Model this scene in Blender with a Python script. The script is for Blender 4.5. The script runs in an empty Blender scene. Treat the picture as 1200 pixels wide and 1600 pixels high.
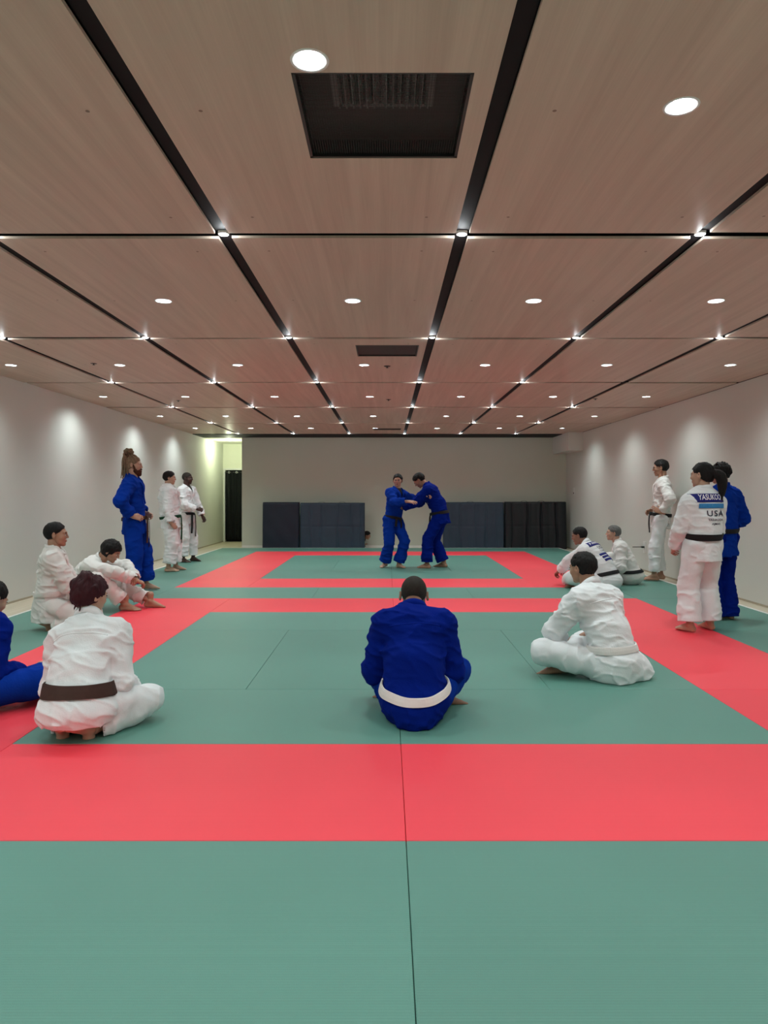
import bpy, bmesh, math, random
import numpy as np
from mathutils import Vector, Matrix

# ------------------------------------------------------------------ camera, world, exposure
SC = bpy.context.scene
COL = SC.collection
EYE = 1.284          # eye height above the mats
FPX = 1088.0         # focal length in pixels of the 1200 x 1600 frame
cam_data = bpy.data.cameras.new('camera'); cam = bpy.data.objects.new('camera', cam_data); COL.objects.link(cam)
cam_data.sensor_fit = 'VERTICAL'; cam_data.sensor_height = 36.0; cam_data.sensor_width = 27.0
cam_data.lens = FPX / 1600.0 * 36.0
cam_data.shift_y = -28.0 / 1600.0; cam_data.shift_x = -5.0 / 1600.0
cam.location = (0, 0, EYE); cam.rotation_euler = (math.radians(90), 0, 0)
cam_data.clip_start = 0.02; cam_data.clip_end = 100
SC.camera = cam
SC.view_settings.view_transform = 'Standard'; SC.view_settings.look = 'None'
SC.view_settings.exposure = 0.0; SC.view_settings.gamma = 1.0; SC.view_settings.use_curve_mapping = False
SC.cycles.use_denoising = True
SC.cycles.use_light_tree = True
SC.cycles.max_bounces = 8; SC.cycles.diffuse_bounces = 6
SC.cycles.sample_clamp_indirect = 6.0
world = bpy.data.worlds.new('world'); SC.world = world; world.use_nodes = True
world.node_tree.nodes['Background'].inputs[0].default_value = (0.9, 0.95, 1.0, 1)
world.node_tree.nodes['Background'].inputs[1].default_value = 0.02
DOWN_W = 69.0        # watts of each downlight
JOINT_W = 1.3        # watts of each small spotlight in the ceiling joints
HAZE = None

CEIL = EYE + 1.40
XL, XR = -4.55, 4.42
YF = 17.2            # far wall
YB = -3.7            # wall behind the camera
YR = 19.3            # back of the recess
XREC = -3.59         # right side of the recess opening
COLX = [-4.55, -3.465, -2.175, -0.886, 0.404, 1.694, 2.984, 4.42]
ROWY = [-3.70, -1.21, 1.28, 3.77, 6.26, 8.75, 11.24, 13.73, 16.22]

# ------------------------------------------------------------------ helpers
def tag(o, label=None, cat=None, group=None, kind=None):
    if label: o['label'] = label
    if cat: o['category'] = cat
    if group: o['group'] = group
    if kind: o['kind'] = kind
    return o

def empty(name, loc=(0, 0, 0), rz=0.0, label=None, cat=None, group=None):
    o = bpy.data.objects.new(name, None); COL.objects.link(o)
    o.empty_display_size = 0.1
    o.location = loc; o.rotation_euler = (0, 0, rz)
    return tag(o, label, cat, group)

def mesh_obj(name, verts, faces, mat, parent=None, smooth=False, mats=None, midx=None):
    me = bpy.data.meshes.new(name)
    verts = np.asarray(verts, dtype=np.float32)
    if isinstance(faces, np.ndarray):
        n, k = faces.shape
        me.vertices.add(len(verts)); me.vertices.foreach_set('co', verts.ravel())
        me.loops.add(n * k); me.loops.foreach_set('vertex_index', faces.astype(np.int32).ravel())
        me.polygons.add(n); me.polygons.foreach_set('loop_start', np.arange(0, n * k, k, dtype=np.int32))
        me.polygons.foreach_set('loop_total', np.full(n, k, dtype=np.int32))
        me.update(calc_edges=True); me.validate()
    else:
        me.from_pydata([tuple(map(float, v)) for v in verts], [], faces); me.update()
    if mats:
        for m in mats: me.materials.append(m)
        if midx is not None: me.polygons.foreach_set('material_index', np.asarray(midx, dtype=np.int32))
    elif mat: me.materials.append(mat)
    if smooth: me.polygons.foreach_set('use_smooth', np.ones(len(me.polygons), dtype=bool))
    o = bpy.data.objects.new(name, me); COL.objects.link(o)
    if parent: o.parent = parent
    return o

class MB:
    """collects boxes, cylinders and loose polygons; build() links them as one mesh object"""
    def __init__(s): s.v = []; s.f = []; s.mi = []
    def add(s, vs, fs, mi=0):
        n = len(s.v); s.v += [tuple(map(float, v)) for v in vs]; s.f += [tuple(i + n for i in f) for f in fs]; s.mi += [mi] * len(fs)
        return s
    def box(s, lo, hi, mi=0, bev=0.0):
        x0, y0, z0 = lo; x1, y1, z1 = hi
        if bev <= 0:
            return s.add([(x0,y0,z0),(x1,y0,z0),(x1,y1,z0),(x0,y1,z0),(x0,y0,z1),(x1,y0,z1),(x1,y1,z1),(x0,y1,z1)],
                  [(0,3,2,1),(4,5,6,7),(0,1,5,4),(1,2,6,5),(2,3,7,6),(3,0,4,7)], mi)
        bm = bmesh.new(); bmesh.ops.create_cube(bm, size=1)
        for v in bm.verts: v.co = Vector(((x0+x1)/2 + v.co.x*(x1-x0), (y0+y1)/2 + v.co.y*(y1-y0), (z0+z1)/2 + v.co.z*(z1-z0)))
        bmesh.ops.bevel(bm, geom=bm.edges[:], offset=bev, segments=2, affect='EDGES', profile=0.5)
        bm.verts.ensure_lookup_table()
        s.add([v.co[:] for v in bm.verts], [tuple(v.index for v in f.verts) for f in bm.faces], mi); bm.free(); return s
    def cyl(s, c, r, h, n=32, axis='z', r2=None, mi=0):
        r2 = r if r2 is None else r2; vs = []
        for z, rr in ((-h/2, r), (h/2, r2)):
            for i in range(n):
                a = 2*math.pi*i/n; p = (rr*math.cos(a), rr*math.sin(a), z)
                if axis == 'x': p = (p[2], p[0], p[1])
                if axis == 'y': p = (p[1], p[2], p[0])
                vs.append((c[0]+p[0], c[1]+p[1], c[2]+p[2]))
        fs = [tuple(range(n-1, -1, -1)), tuple(range(n, 2*n))] + [(i, (i+1) % n, n+(i+1) % n, n+i) for i in range(n)]
        return s.add(vs, fs, mi)
    def lathe(s, c, prof, n=32, mi=0, closed=False):
        vs = [(c[0]+r*math.cos(2*math.pi*i/n), c[1]+r*math.sin(2*math.pi*i/n), c[2]+z) for r, z in prof for i in range(n)]
        m = len(prof); fs = []
        for j in range(m if closed else m-1):
            a = j*n; b = ((j+1) % m)*n
            fs += [(a+i, a+(i+1) % n, b+(i+1) % n, b+i) for i in range(n)]
        return s.add(vs, fs, mi)
    def build(s, name, mat, parent=None, smooth=False, mats=None):
        return mesh_obj(name, s.v, s.f, mat, parent, smooth, mats, s.mi if mats else None)

# ------------------------------------------------------------------ materials
def node_mat(name, color, rough=0.7, spec=0.5, metal=0.0):
    m = bpy.data.materials.new(name); m.use_nodes = True
    b = m.node_tree.nodes['Principled BSDF']
    b.inputs['Base Color'].default_value = (*color, 1); b.inputs['Roughness'].default_value = rough
    b.inputs['Metallic'].default_value = metal; b.inputs['Specular IOR Level'].default_value = spec
    return m, m.node_tree, b

def nd(nt, typ, **kw):
    n = nt.nodes.new(typ)
    for k, v in kw.items():
        if k.startswith('i_'): n.inputs[int(k[2:])].default_value = v
        else: setattr(n, k, v)
    return n

def mixcol(nt, fac, a, b):
    n = nt.nodes.new('ShaderNodeMix'); n.data_type = 'RGBA'
    n.inputs[6].default_value = (*a, 1); n.inputs[7].default_value = (*b, 1)
    nt.links.new(fac, n.inputs[0]); return n.outputs[2]

def noisy(name, color, var=0.08, scale=6.0, rough=0.8, spec=0.3, bump=0.0, bscale=200.0, stretch=(1, 1, 1), detail=4):
    """plain material whose colour drifts a little with noise, with an optional fine bump"""
    m, nt, b = node_mat(name, color, rough, spec)
    tc = nd(nt, 'ShaderNodeTexCoord'); mp = nd(nt, 'ShaderNodeMapping'); mp.inputs['Scale'].default_value = stretch
    nt.links.new(tc.outputs['Object'], mp.inputs[0])
    n = nd(nt, 'ShaderNodeTexNoise'); n.inputs['Scale'].default_value = scale; n.inputs['Detail'].default_value = detail
    nt.links.new(mp.outputs[0], n.inputs['Vector'])
    lo = tuple(max(0, c*(1-var)) for c in color); hi = tuple(min(1, c*(1+var)) for c in color)
    nt.links.new(mixcol(nt, n.outputs[0], lo, hi), b.inputs['Base Color'])
    if bump > 0:
        n2 = nd(nt, 'ShaderNodeTexNoise'); n2.inputs['Scale'].default_value = bscale; n2.inputs['Detail'].default_value = 2
        nt.links.new(mp.outputs[0], n2.inputs['Vector'])
        bp = nd(nt, 'ShaderNodeBump'); bp.inputs['Strength'].default_value = bump; bp.inputs['Distance'].default_value = 0.002
        nt.links.new(n2.outputs[0], bp.inputs['Height']); nt.links.new(bp.outputs[0], b.inputs['Normal'])
    return m

def emis(name, color, strength):
    m = bpy.data.materials.new(name); m.use_nodes = True; nt = m.node_tree
    b = nt.nodes['Principled BSDF']; b.inputs['Base Color'].default_value = (0.8, 0.8, 0.8, 1)
    b.inputs['Emission Color'].default_value = (*color, 1); b.inputs['Emission Strength'].default_value = strength
    return m

def mat_vinyl(name, color):
    """judo mat cover: rice-straw embossing in fine lines across the hall"""
    m, nt, b = node_mat(name, color, 0.48, 0.5)
    tc = nd(nt, 'ShaderNodeTexCoord')
    n = nd(nt, 'ShaderNodeTexNoise'); n.inputs['Scale'].default_value = 1.1; n.inputs['Detail'].default_value = 6
    nt.links.new(tc.outputs['Object'], n.inputs['Vector'])
    oi = nd(nt, 'ShaderNodeObjectInfo')
    add = nd(nt, 'ShaderNodeMath', operation='MULTIPLY_ADD'); nt.links.new(oi.outputs['Random'], add.inputs[0]); add.inputs[1].default_value = 0.5
    nt.links.new(n.outputs[0], add.inputs[2])
    lo = tuple(c*0.88 for c in color); hi = tuple(min(1, c*1.06) for c in color)
    nt.links.new(mixcol(nt, add.outputs[0], lo, hi), b.inputs['Base Color'])
    w = nd(nt, 'ShaderNodeTexWave'); w.bands_direction = 'Y'; w.inputs['Scale'].default_value = 32.0; w.inputs['Distortion'].default_value = 0.6
    w.inputs['Detail Scale'].default_value = 4
    nt.links.new(tc.outputs['Object'], w.inputs['Vector'])
    w2 = nd(nt, 'ShaderNodeTexNoise'); w2.inputs['Scale'].default_value = 260; nt.links.new(tc.outputs['Object'], w2.inputs['Vector'])
    mx = nd(nt, 'ShaderNodeMath', operation='ADD'); nt.links.new(w.outputs['Fac'], mx.inputs[0]); nt.links.new(w2.outputs[0], mx.inputs[1])
    bp = nd(nt, 'ShaderNodeBump'); bp.inputs['Strength'].default_value = 0.22; bp.inputs['Distance'].default_value = 0.0015
    nt.links.new(mx.outputs[0], bp.inputs['Height']); nt.links.new(bp.outputs[0], b.inputs['Normal'])
    return m

def mat_plywood(name, c1, c2, rough=0.45):
    m, nt, b = node_mat(name, c1, rough, 0.3)
    tc = nd(nt, 'ShaderNodeTexCoord')
    mp = nd(nt, 'ShaderNodeMapping'); mp.inputs['Scale'].default_value = (9, 0.35, 1); nt.links.new(tc.outputs['Object'], mp.inputs[0])
    n = nd(nt, 'ShaderNodeTexNoise'); n.inputs['Scale'].default_value = 1.6; n.inputs['Detail'].default_value = 5; n.inputs['Distortion'].default_value = 0.6
    nt.links.new(mp.outputs[0], n.inputs['Vector'])
    mp2 = nd(nt, 'ShaderNodeMapping'); mp2.inputs['Scale'].default_value = (160, 3.0, 1); nt.links.new(tc.outputs['Object'], mp2.inputs[0])
    n2 = nd(nt, 'ShaderNodeTexNoise'); n2.inputs['Scale'].default_value = 1.0; n2.inputs['Detail'].default_value = 3
    nt.links.new(mp2.outputs[0], n2.inputs['Vector'])
    ad = nd(nt, 'ShaderNodeMath', operation='MULTIPLY_ADD'); nt.links.new(n2.outputs[0], ad.inputs[0]); ad.inputs[1].default_value = 0.35
    nt.links.new(n.outputs[0], ad.inputs[2])
    rr = nd(nt, 'ShaderNodeMapRange'); rr.inputs[1].default_value = 0.45; rr.inputs[2].default_value = 0.95
    nt.links.new(ad.outputs[0], rr.inputs[0])
    nt.links.new(mixcol(nt, rr.outputs[0], c1, c2), b.inputs['Base Color'])
    return m

def mat_gi(name, color, rough=0.85, sheen=0.15):
    """thick woven cotton"""
    m, nt, b = node_mat(name, color, rough, 0.06)
    b.inputs['Sheen Weight'].default_value = sheen
    tc = nd(nt, 'ShaderNodeTexCoord')
    n = nd(nt, 'ShaderNodeTexNoise'); n.inputs['Scale'].default_value = 9; n.inputs['Detail'].default_value = 4
    nt.links.new(tc.outputs['Object'], n.inputs['Vector'])
    lo = tuple(c*0.90 for c in color); hi = tuple(min(1, c*1.08) for c in color)
    nt.links.new(mixcol(nt, n.outputs[0], lo, hi), b.inputs['Base Color'])
    v = nd(nt, 'ShaderNodeTexVoronoi'); v.inputs['Scale'].default_value = 170; nt.links.new(tc.outputs['Object'], v.inputs['Vector'])
    n3 = nd(nt, 'ShaderNodeTexNoise'); n3.inputs['Scale'].default_value = 30; n3.inputs['Detail'].default_value = 3; n3.inputs['Distortion'].default_value = 1.5
    nt.links.new(tc.outputs['Object'], n3.inputs['Vector'])
    b1 = nd(nt, 'ShaderNodeBump'); b1.inputs['Strength'].default_value = 0.35; b1.inputs['Distance'].default_value = 0.004
    nt.links.new(n3.outputs[0], b1.inputs['Height'])
    b2 = nd(nt, 'ShaderNodeBump'); b2.inputs['Strength'].default_value = 0.35; b2.inputs['Distance'].default_value = 0.0015
    nt.links.new(v.outputs['Distance'], b2.inputs['Height']); nt.links.new(b1.outputs[0], b2.inputs['Normal'])
    nt.links.new(b2.outputs[0], b.inputs['Normal'])
    return m

def mat_skin(name, color):
    m = noisy(name, color, 0.10, 14, 0.5, 0.4, 0.25, 140)
    b = m.node_tree.nodes['Principled BSDF']
    b.inputs['Subsurface Weight'].default_value = 0.08; b.inputs['Subsurface Radius'].default_value = (0.02, 0.008, 0.004)
    b.inputs['Subsurface Scale'].default_value = 0.5
    return m

M = {}
M['green'] = mat_vinyl('green_vinyl', (0.105, 0.262, 0.215))
M['red'] = mat_vinyl('red_vinyl', (0.88, 0.052, 0.078))
M['ply'] = mat_plywood('birch_plywood', (0.53, 0.425, 0.35), (0.65, 0.535, 0.445))
M['black'] = noisy('matt_black_paint', (0.012, 0.012, 0.014), 0.2, 8, 0.7, 0.2)
M['wall'] = noisy('cream_wall_paint', (0.67, 0.675, 0.635), 0.03, 1.2, 0.75, 0.25, 0.15, 90)
M['wall_far'] = noisy('grey_wall_paint', (0.62, 0.65, 0.565), 0.04, 1.0, 0.8, 0.2, 0.15, 90)
M['wood_floor'] = mat_plywood('pale_wood_floor', (0.55, 0.48, 0.36), (0.72, 0.65, 0.52), 0.4)
M['white'] = noisy('white_metal', (0.82, 0.83, 0.82), 0.03, 5, 0.35, 0.5)
M['reflector'] = noisy('white_reflector', (0.75, 0.80, 0.86), 0.03, 5, 0.3, 0.6)
M['lens'] = emis('lit_lens', (0.90, 0.97, 1.0), 14.0)
M['lens_small'] = emis('lit_small_lens', (0.90, 0.98, 1.0), 22.0)
M['screw'] = noisy('brown_screw_cap', (0.26, 0.18, 0.14), 0.1, 20, 0.5, 0.4)
M['mesh_screen'] = noisy('dark_mesh', (0.045, 0.04, 0.04), 0.5, 350, 0.6, 0.3, 0.3, 400)
M['duct'] = noisy('dark_duct', (0.05, 0.042, 0.04), 0.2, 20, 0.45, 0.4)
M['louvre'] = noisy('grey_louvre', (0.22, 0.21, 0.21), 0.1, 20, 0.4, 0.4)
M['curtain'] = noisy('black_curtain_cloth', (0.010, 0.012, 0.013), 0.3, 12, 0.8, 0.2)
M['gi_white'] = mat_gi('white_cotton', (0.80, 0.83, 0.85))
M['gi_white2'] = mat_gi('warm_white_cotton', (0.74, 0.73, 0.71))
M['gi_blue'] = mat_gi('royal_blue_cotton', (0.003, 0.034, 0.31), 0.9, 0.0)
M['gi_navy'] = mat_gi('deep_blue_cotton', (0.001, 0.013, 0.20), 0.9, 0.0)
M['belt_black'] = noisy('black_belt_cotton', (0.010, 0.010, 0.012), 0.2, 30, 0.7, 0.3, 0.4, 300)
M['belt_brown'] = noisy('brown_belt_cotton', (0.055, 0.028, 0.022), 0.2, 30, 0.75, 0.2, 0.4, 300)
M['belt_green'] = noisy('green_belt_cotton', (0.006, 0.05, 0.022), 0.2, 30, 0.75, 0.2, 0.4, 300)
M['belt_white'] = noisy('white_belt_cotton', (0.80, 0.77, 0.75), 0.06, 30, 0.8, 0.2, 0.5, 260)
M['hair_black'] = noisy('black_hair', (0.008, 0.007, 0.007), 0.4, 60, 0.62, 0.22, 0.6, 180, (3, 3, 0.6))
M['hair_buzz'] = noisy('cropped_dark_hair', (0.030, 0.024, 0.020), 0.5, 120, 0.7, 0.2, 0.6, 400)
M['hair_grey'] = noisy('grey_hair', (0.12, 0.12, 0.115), 0.5, 60, 0.6, 0.3, 0.6, 180)
M['hair_red'] = noisy('dark_red_hair', (0.035, 0.006, 0.010), 0.8, 14, 0.6, 0.25, 0.6, 180)
M['hair_dread'] = noisy('sandy_brown_dreadlocks', (0.24, 0.165, 0.11), 0.6, 45, 0.85, 0.2, 0.9, 150)
M['beard'] = noisy('auburn_beard', (0.075, 0.028, 0.015), 0.4, 60, 0.8, 0.2, 0.8, 200)
M['skin_tan'] = mat_skin('tan_skin', (0.40, 0.22, 0.145))
M['skin_light'] = mat_skin('light_skin', (0.52, 0.32, 0.23))
M['skin_mid'] = mat_skin('brown_skin', (0.29, 0.15, 0.10))
M['skin_dark'] = mat_skin('dark_skin', (0.060, 0.028, 0.022))
M['eye_white'] = noisy('eye_white', (0.7, 0.68, 0.65), 0.02, 5, 0.2, 0.5)
M['eye_dark'] = noisy('dark_iris', (0.02, 0.012, 0.01), 0.02, 5, 0.15, 0.6)
M['lip'] = noisy('lip', (0.30, 0.12, 0.10), 0.05, 5, 0.5, 0.4)
M['patch_navy'] = noisy('navy_patch', (0.004, 0.008, 0.16), 0.1, 60, 0.6, 0.3, 0.3, 300)
M['patch_sky'] = noisy('sky_blue_patch', (0.03, 0.22, 0.50), 0.25, 60, 0.6, 0.3, 0.3, 300)
M['ink_dark'] = noisy('dark_print', (0.02, 0.025, 0.05), 0.1, 60, 0.7, 0.2)
M['ink_white'] = noisy('white_print', (0.85, 0.86, 0.9), 0.02, 60, 0.6, 0.2)
M['plastic_black'] = noisy('black_plastic', (0.012, 0.012, 0.012), 0.1, 30, 0.35, 0.5)
M['plastic_white'] = noisy('white_plastic', (0.78, 0.78, 0.76), 0.02, 30, 0.35, 0.5)
M['pad_navy'] = noisy('navy_vinyl_pad', (0.010, 0.016, 0.032), 0.2, 4, 0.42, 0.4, 0.4, 25)
M['pad_slate'] = noisy('slate_vinyl_pad', (0.030, 0.052, 0.082), 0.2, 4, 0.42, 0.4, 0.4, 25)
M['pad_black'] = noisy('black_vinyl_pad', (0.012, 0.014, 0.018), 0.2, 4, 0.38, 0.4, 0.4, 25)
M['recess_wall'] = noisy('pale_recess_paint', (0.84, 0.85, 0.74), 0.02, 1.2, 0.75, 0.25)

# ================================================================== THE SETTING
MT = 0.035          # mat thickness; mat tops lie at z = 0
FZ = -MT
mb = MB(); mb.box((XL-0.1, YB-0.1, FZ-0.1), (XR+0.1, YR+0.1, FZ)); tag(mb.build('floor', M['wood_floor']), kind='structure')
mb = MB(); mb.box((XL-0.12, YB, FZ), (XL, YR, CEIL+0.15)); tag(mb.build('wall_left', M['wall']), kind='structure')
mb = MB(); mb.box((XR, YB, FZ), (XR+0.12, YF, CEIL+0.15)); tag(mb.build('wall_right', M['wall']), kind='structure')
mb = MB(); mb.box((XREC, YF, FZ), (XR+0.12, YF+0.12, CEIL+0.15)); mb.box((XREC, YF+0.12, FZ), (XREC+0.1, YR, CEIL+0.15))
tag(mb.build('wall_far', M['wall_far']), kind='structure')
mb = MB(); mb.box((XL-0.12, YB-0.12, FZ), (XR+0.12, YB, CEIL+0.15)); tag(mb.build('wall_back', M['wall']), kind='structure')
# recess back wall around the curtained opening
DX0, DX1, DZ1 = -4.49, -3.62, 1.95
mb = MB(); mb.box((XL, YR, DZ1), (XREC+0.1, YR+0.12, CEIL+0.15)); mb.box((XL, YR, FZ), (DX0, YR+0.12, DZ1)); mb.box((DX1, YR, FZ), (XREC+0.1, YR+0.12, DZ1))
tag(mb.build('wall_recess', M['recess_wall']), kind='structure')
mb = MB(); mb.box((DX0-0.02, YR+0.115, FZ), (DX1+0.02, YR+0.13, DZ1+0.02)); tag(mb.build('door_1', M['black']), kind='structure')
mb = MB()
mb.box((DX0-0.045, YR-0.015, FZ), (DX0, YR, DZ1+0.045)); mb.box((DX1, YR-0.015, FZ), (DX1+0.03, YR, DZ1+0.045)); mb.box((DX0, YR-0.015, DZ1), (DX1, YR, DZ1+0.045))
tag(mb.build('trim_1', M['white']), kind='structure')
# boxed duct in the far right corner
mb = MB(); mb.box((4.09, 15.7, 2.27), (XR, YF, CEIL+0.02)); tag(mb.build('trim_2', M['wall']), kind='structure')
# ceiling: black deck above plywood panels with open joints
VENTS = [(-0.32, 2.31, 0.61, 0.59), (-0.30, 6.56, 0.60, 0.52), (-0.30, 14.85, 0.60, 0.35)]
LIGHTX = [-4.08, -2.90, -1.62, -0.25, 1.06, 2.38, 3.72]
LIGHTY = [-2.47, 0.02, 2.51, 5.04, 7.55, 10.0, 12.5, 14.8]
PT = 0.014
def light_y(i, j): return 2.245 if (j == 2 and i == 3) else LIGHTY[j]
RH = 0.056          # radius of a downlight opening
bm = bmesh.new(); rnd = random.Random(5)
def loop(bm, pts, z):
    vs = [bm.verts.new((x, y, z)) for x, y in pts]
    return vs, [bm.edges.new((vs[i], vs[(i+1) % len(vs)])) for i in range(len(vs))]
for j in range(len(ROWY)-1):
    for i in range(7):
        x0 = COLX[i] + (0.036 if i else 0.004); x1 = COLX[i+1] - (0.036 if i < 6 else 0.010)
        y0 = ROWY[j] + 0.038; y1 = ROWY[j+1] - 0.038
        sag = CEIL + rnd.uniform(-0.004, 0.003)
        out = [(x0,y0),(x1,y0),(x1,y1),(x0,y1)]
        holes = [[(LIGHTX[i]+RH*math.cos(a), light_y(i,j)+RH*math.sin(a)) for a in [2*math.pi*k/28 for k in range(28)]]]
        for vx, vy, vw, vh in VENTS:
            if x0 < vx < x1 and y0 < vy+vh/2 < y1: holes.append([(vx,vy),(vx+vw,vy),(vx+vw,vy+vh),(vx,vy+vh)])
        edges = []; loops = []
        for L in [out]+holes:
            vs, es = loop(bm, L, sag); edges += es; loops.append(vs)
        r = bmesh.ops.triangle_fill(bm, use_beauty=True, use_dissolve=False, edges=edges)
        for f in r['geom']:
            if isinstance(f, bmesh.types.BMFace):
                f.normal_update()
                if f.normal.z > 0: f.normal_flip()
        for vs in loops:
            up = [bm.verts.new((v.co.x, v.co.y, v.co.z+PT)) for v in vs]
            for k in range(len(vs)):
                a, b = vs[k], vs[(k+1) % len(vs)]
                bm.faces.new((a, b, up[(k+1) % len(vs)], up[k]))
        # small screw caps
        for fx in (0.17, None, -0.17):
            for fy in (0.20, 1.22, -0.22):
                if fx is None: continue
                px = (x0 if fx > 0 else x1)+fx; py = (y0 if fy > 0 else y1)+fy
                if any(vx-0.03 < px < vx+vw+0.03 and vy-0.03 < py < vy+vh+0.03 for vx,vy,vw,vh in VENTS): continue
                vs = [bm.verts.new((px+0.008*math.cos(a), py+0.008*math.sin(a), sag-0.0012)) for a in [-2*math.pi*k/10 for k in range(10)]]
                f = bm.faces.new(vs); f.material_index = 1
me = bpy.data.meshes.new('ceiling'); bm.to_mesh(me); bm.free(); me.materials.append(M['ply']); me.materials.append(M['screw'])
ceil_o = bpy.data.objects.new('ceiling', me); COL.objects.link(ceil_o); tag(ceil_o, kind='structure')
# black deck above the joints, left open over the downlights so that nothing shows but black
mb = MB(); mb.box((XL-0.1, YB-0.1, CEIL+0.11), (XR+0.1, YR+0.1, CEIL+0.2)); tag(mb.build('trim_3', M['black']), kind='structure')
# black channels in the long joints
n = 4
for i in range(1, 7):
    mb = MB()
    for j in range(len(ROWY)-1):
        mb.box((COLX[i]-0.034, ROWY[j]+0.03, CEIL+0.018), (COLX[i]+0.034, ROWY[j+1]-0.03, CEIL+0.040))
    tag(mb.build('trim_%d' % n, M['black']), kind='structure'); n += 1
# black strip at the far end and edge strips
mb = MB(); mb.box((XL, 16.27, CEIL-0.004), (4.09, YF, CEIL+0.03)); tag(mb.build('trim_%d' % n, M['black']), kind='structure'); n += 1
mb = MB(); mb.box((XR-0.010, YB, CEIL-0.004), (XR, 15.7, CEIL+0.03)); tag(mb.build('trim_%d' % n, M['black']), kind='structure'); n += 1
mb = MB(); mb.box((XL, YF, CEIL-0.01), (XREC, YR, CEIL+0.03)); tag(mb.build('trim_%d' % n, M['recess_wall']), kind='structure'); n += 1
# thin skirting lines and the white edge around the mats
M['edge'] = noisy('white_edge_strip', (0.86, 0.86, 0.82), 0.02, 5, 0.5, 0.3)
M['skirt'] = noisy('pale_skirting', (0.42, 0.37, 0.28), 0.06, 6, 0.6, 0.3)
MX0, MX1, MY0, MY1 = -3.93, 4.07, -0.42, 16.58
mb = MB(); mb.box((MX0-0.035, MY0, FZ), (MX0-0.003, MY1+0.035, 0.002)); mb.box((MX1+0.003, MY0, FZ), (MX1+0.035, MY1+0.035, 0.002)); mb.box((MX0-0.003, MY1+0.003, FZ), (MX1+0.003, MY1+0.035, 0.002))
tag(mb.build('trim_%d' % n, M['edge']), kind='structure'); n += 1
mb = MB(); mb.box((XL, YB, FZ), (XL+0.012, YR, FZ+0.022)); tag(mb.build('baseboard_left', M['skirt']), kind='structure')
mb = MB(); mb.box((XR-0.012, YB, FZ), (XR, YF, FZ+0.022)); tag(mb.build('baseboard_right', M['skirt']), kind='structure')
mb = MB(); mb.box((XREC, YF-0.012, FZ), (XR-0.012, YF, FZ+0.05)); tag(mb.build('baseboard_far', M['edge']), kind='structure')

# ------------------------------------------------------------------ the mats, one object each
def floor_mat(x0, x1, y0, y1, colr, label, group):
    g = 0.0010
    m_ = MB(); m_.box((-(x1-x0)/2+g, -(y1-y0)/2+g, -MT), ((x1-x0)/2-g, (y1-y0)/2-g, 0), bev=0.003)
    o = m_.build('tatami_mat', M[colr]); o.location = ((x0+x1)/2, (y0+y1)/2, 0)
    tag(o, label, 'floor mat', group)
C0 = 0.07
for r, (a, b) in enumerate([(-0.42, 0.58), (0.58, 1.58)]):
    for k in range(4):
        floor_mat(C0-4+2*k, C0-2+2*k, a, b, 'green', 'green tatami mat nearest the camera, below the bottom edge of the picture', 'green mats below the picture edge')
ORD = ['leftmost', 'second from the left', 'second from the right', 'rightmost']
for k in range(4):
    floor_mat(C0-4+2*k, C0-2+2*k, 1.58, 2.58, 'green', 'green tatami mat before the nearest red band, %s of its row' % ORD[k], 'green mats of the front row')
NTH = ['nearest', 'second nearest', 'middle', 'fourth nearest', 'fifth nearest', 'second farthest', 'farthest']
NTH = ['nearest', 'second nearest', 'third nearest', 'fourth along', 'third from the far end', 'second from the far end', 'farthest']
for s_, x0, wn in ((-1, -3.93, 'left'), (1, 3.07, 'right')):
    for k in range(7):
        floor_mat(x0, x0+1, 2.58+2*k, 4.58+2*k, 'green', 'green tatami mat beside the %s wall, %s of the seven' % (wn, NTH[k]), 'green border mats beside the %s wall' % wn)
def arena(y, nm):
    side = [('left', -2.93), ('right', 2.07)]
    for wn, x0 in side:
        for k, dn in enumerate(['nearest', 'middle', 'farthest']):
            floor_mat(x0, x0+1, y+2*k, y+2*k+2, 'red', 'red tatami mat in the %s side of the %s square, %s of three' % (wn, nm, dn), 'red mats around the %s square' % nm)
    for dn, yy in (('near', y), ('far', y+5)):
        for wn, x0 in (('left', -1.93), ('right', C0)):
            floor_mat(x0, x0+2, yy, yy+1, 'red', 'red tatami mat, %s half of the %s edge of the %s square' % (wn, dn, nm), 'red mats around the %s square' % nm)
    for dn, yy in (('front', y+1), ('back', y+4)):
        for wn, x0 in (('left', -1.93), ('right', C0)):
            floor_mat(x0, x0+2, yy, yy+1, 'green', 'green tatami mat lying crosswise, %s half of the %s row, %s square' % (wn, dn, nm), 'green mats inside the %s square' % nm)
    for k in range(4):
        floor_mat(-1.93+k, -0.93+k, y+2, y+4, 'green', 'green lengthwise tatami mat inside the %s square, %s of four' % (nm, ORD[k]), 'green mats inside the %s square' % nm)
arena(2.58, 'nearer')
for k, dn in enumerate(['left', 'middle', 'right']):
    floor_mat(-2.93+2*k, -0.93+2*k, 8.58, 9.58, 'green', 'green tatami mat between the two red-edged squares, %s of three' % dn, 'green mats between the squares')
arena(9.58, 'farther')
for k, dn in enumerate(['left', 'middle', 'right']):
    floor_mat(-2.93+2*k, -0.93+2*k, 15.58, 16.58, 'green', 'green tatami mat in the last row before the far wall, %s of three' % dn, 'green mats of the last row')

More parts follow.
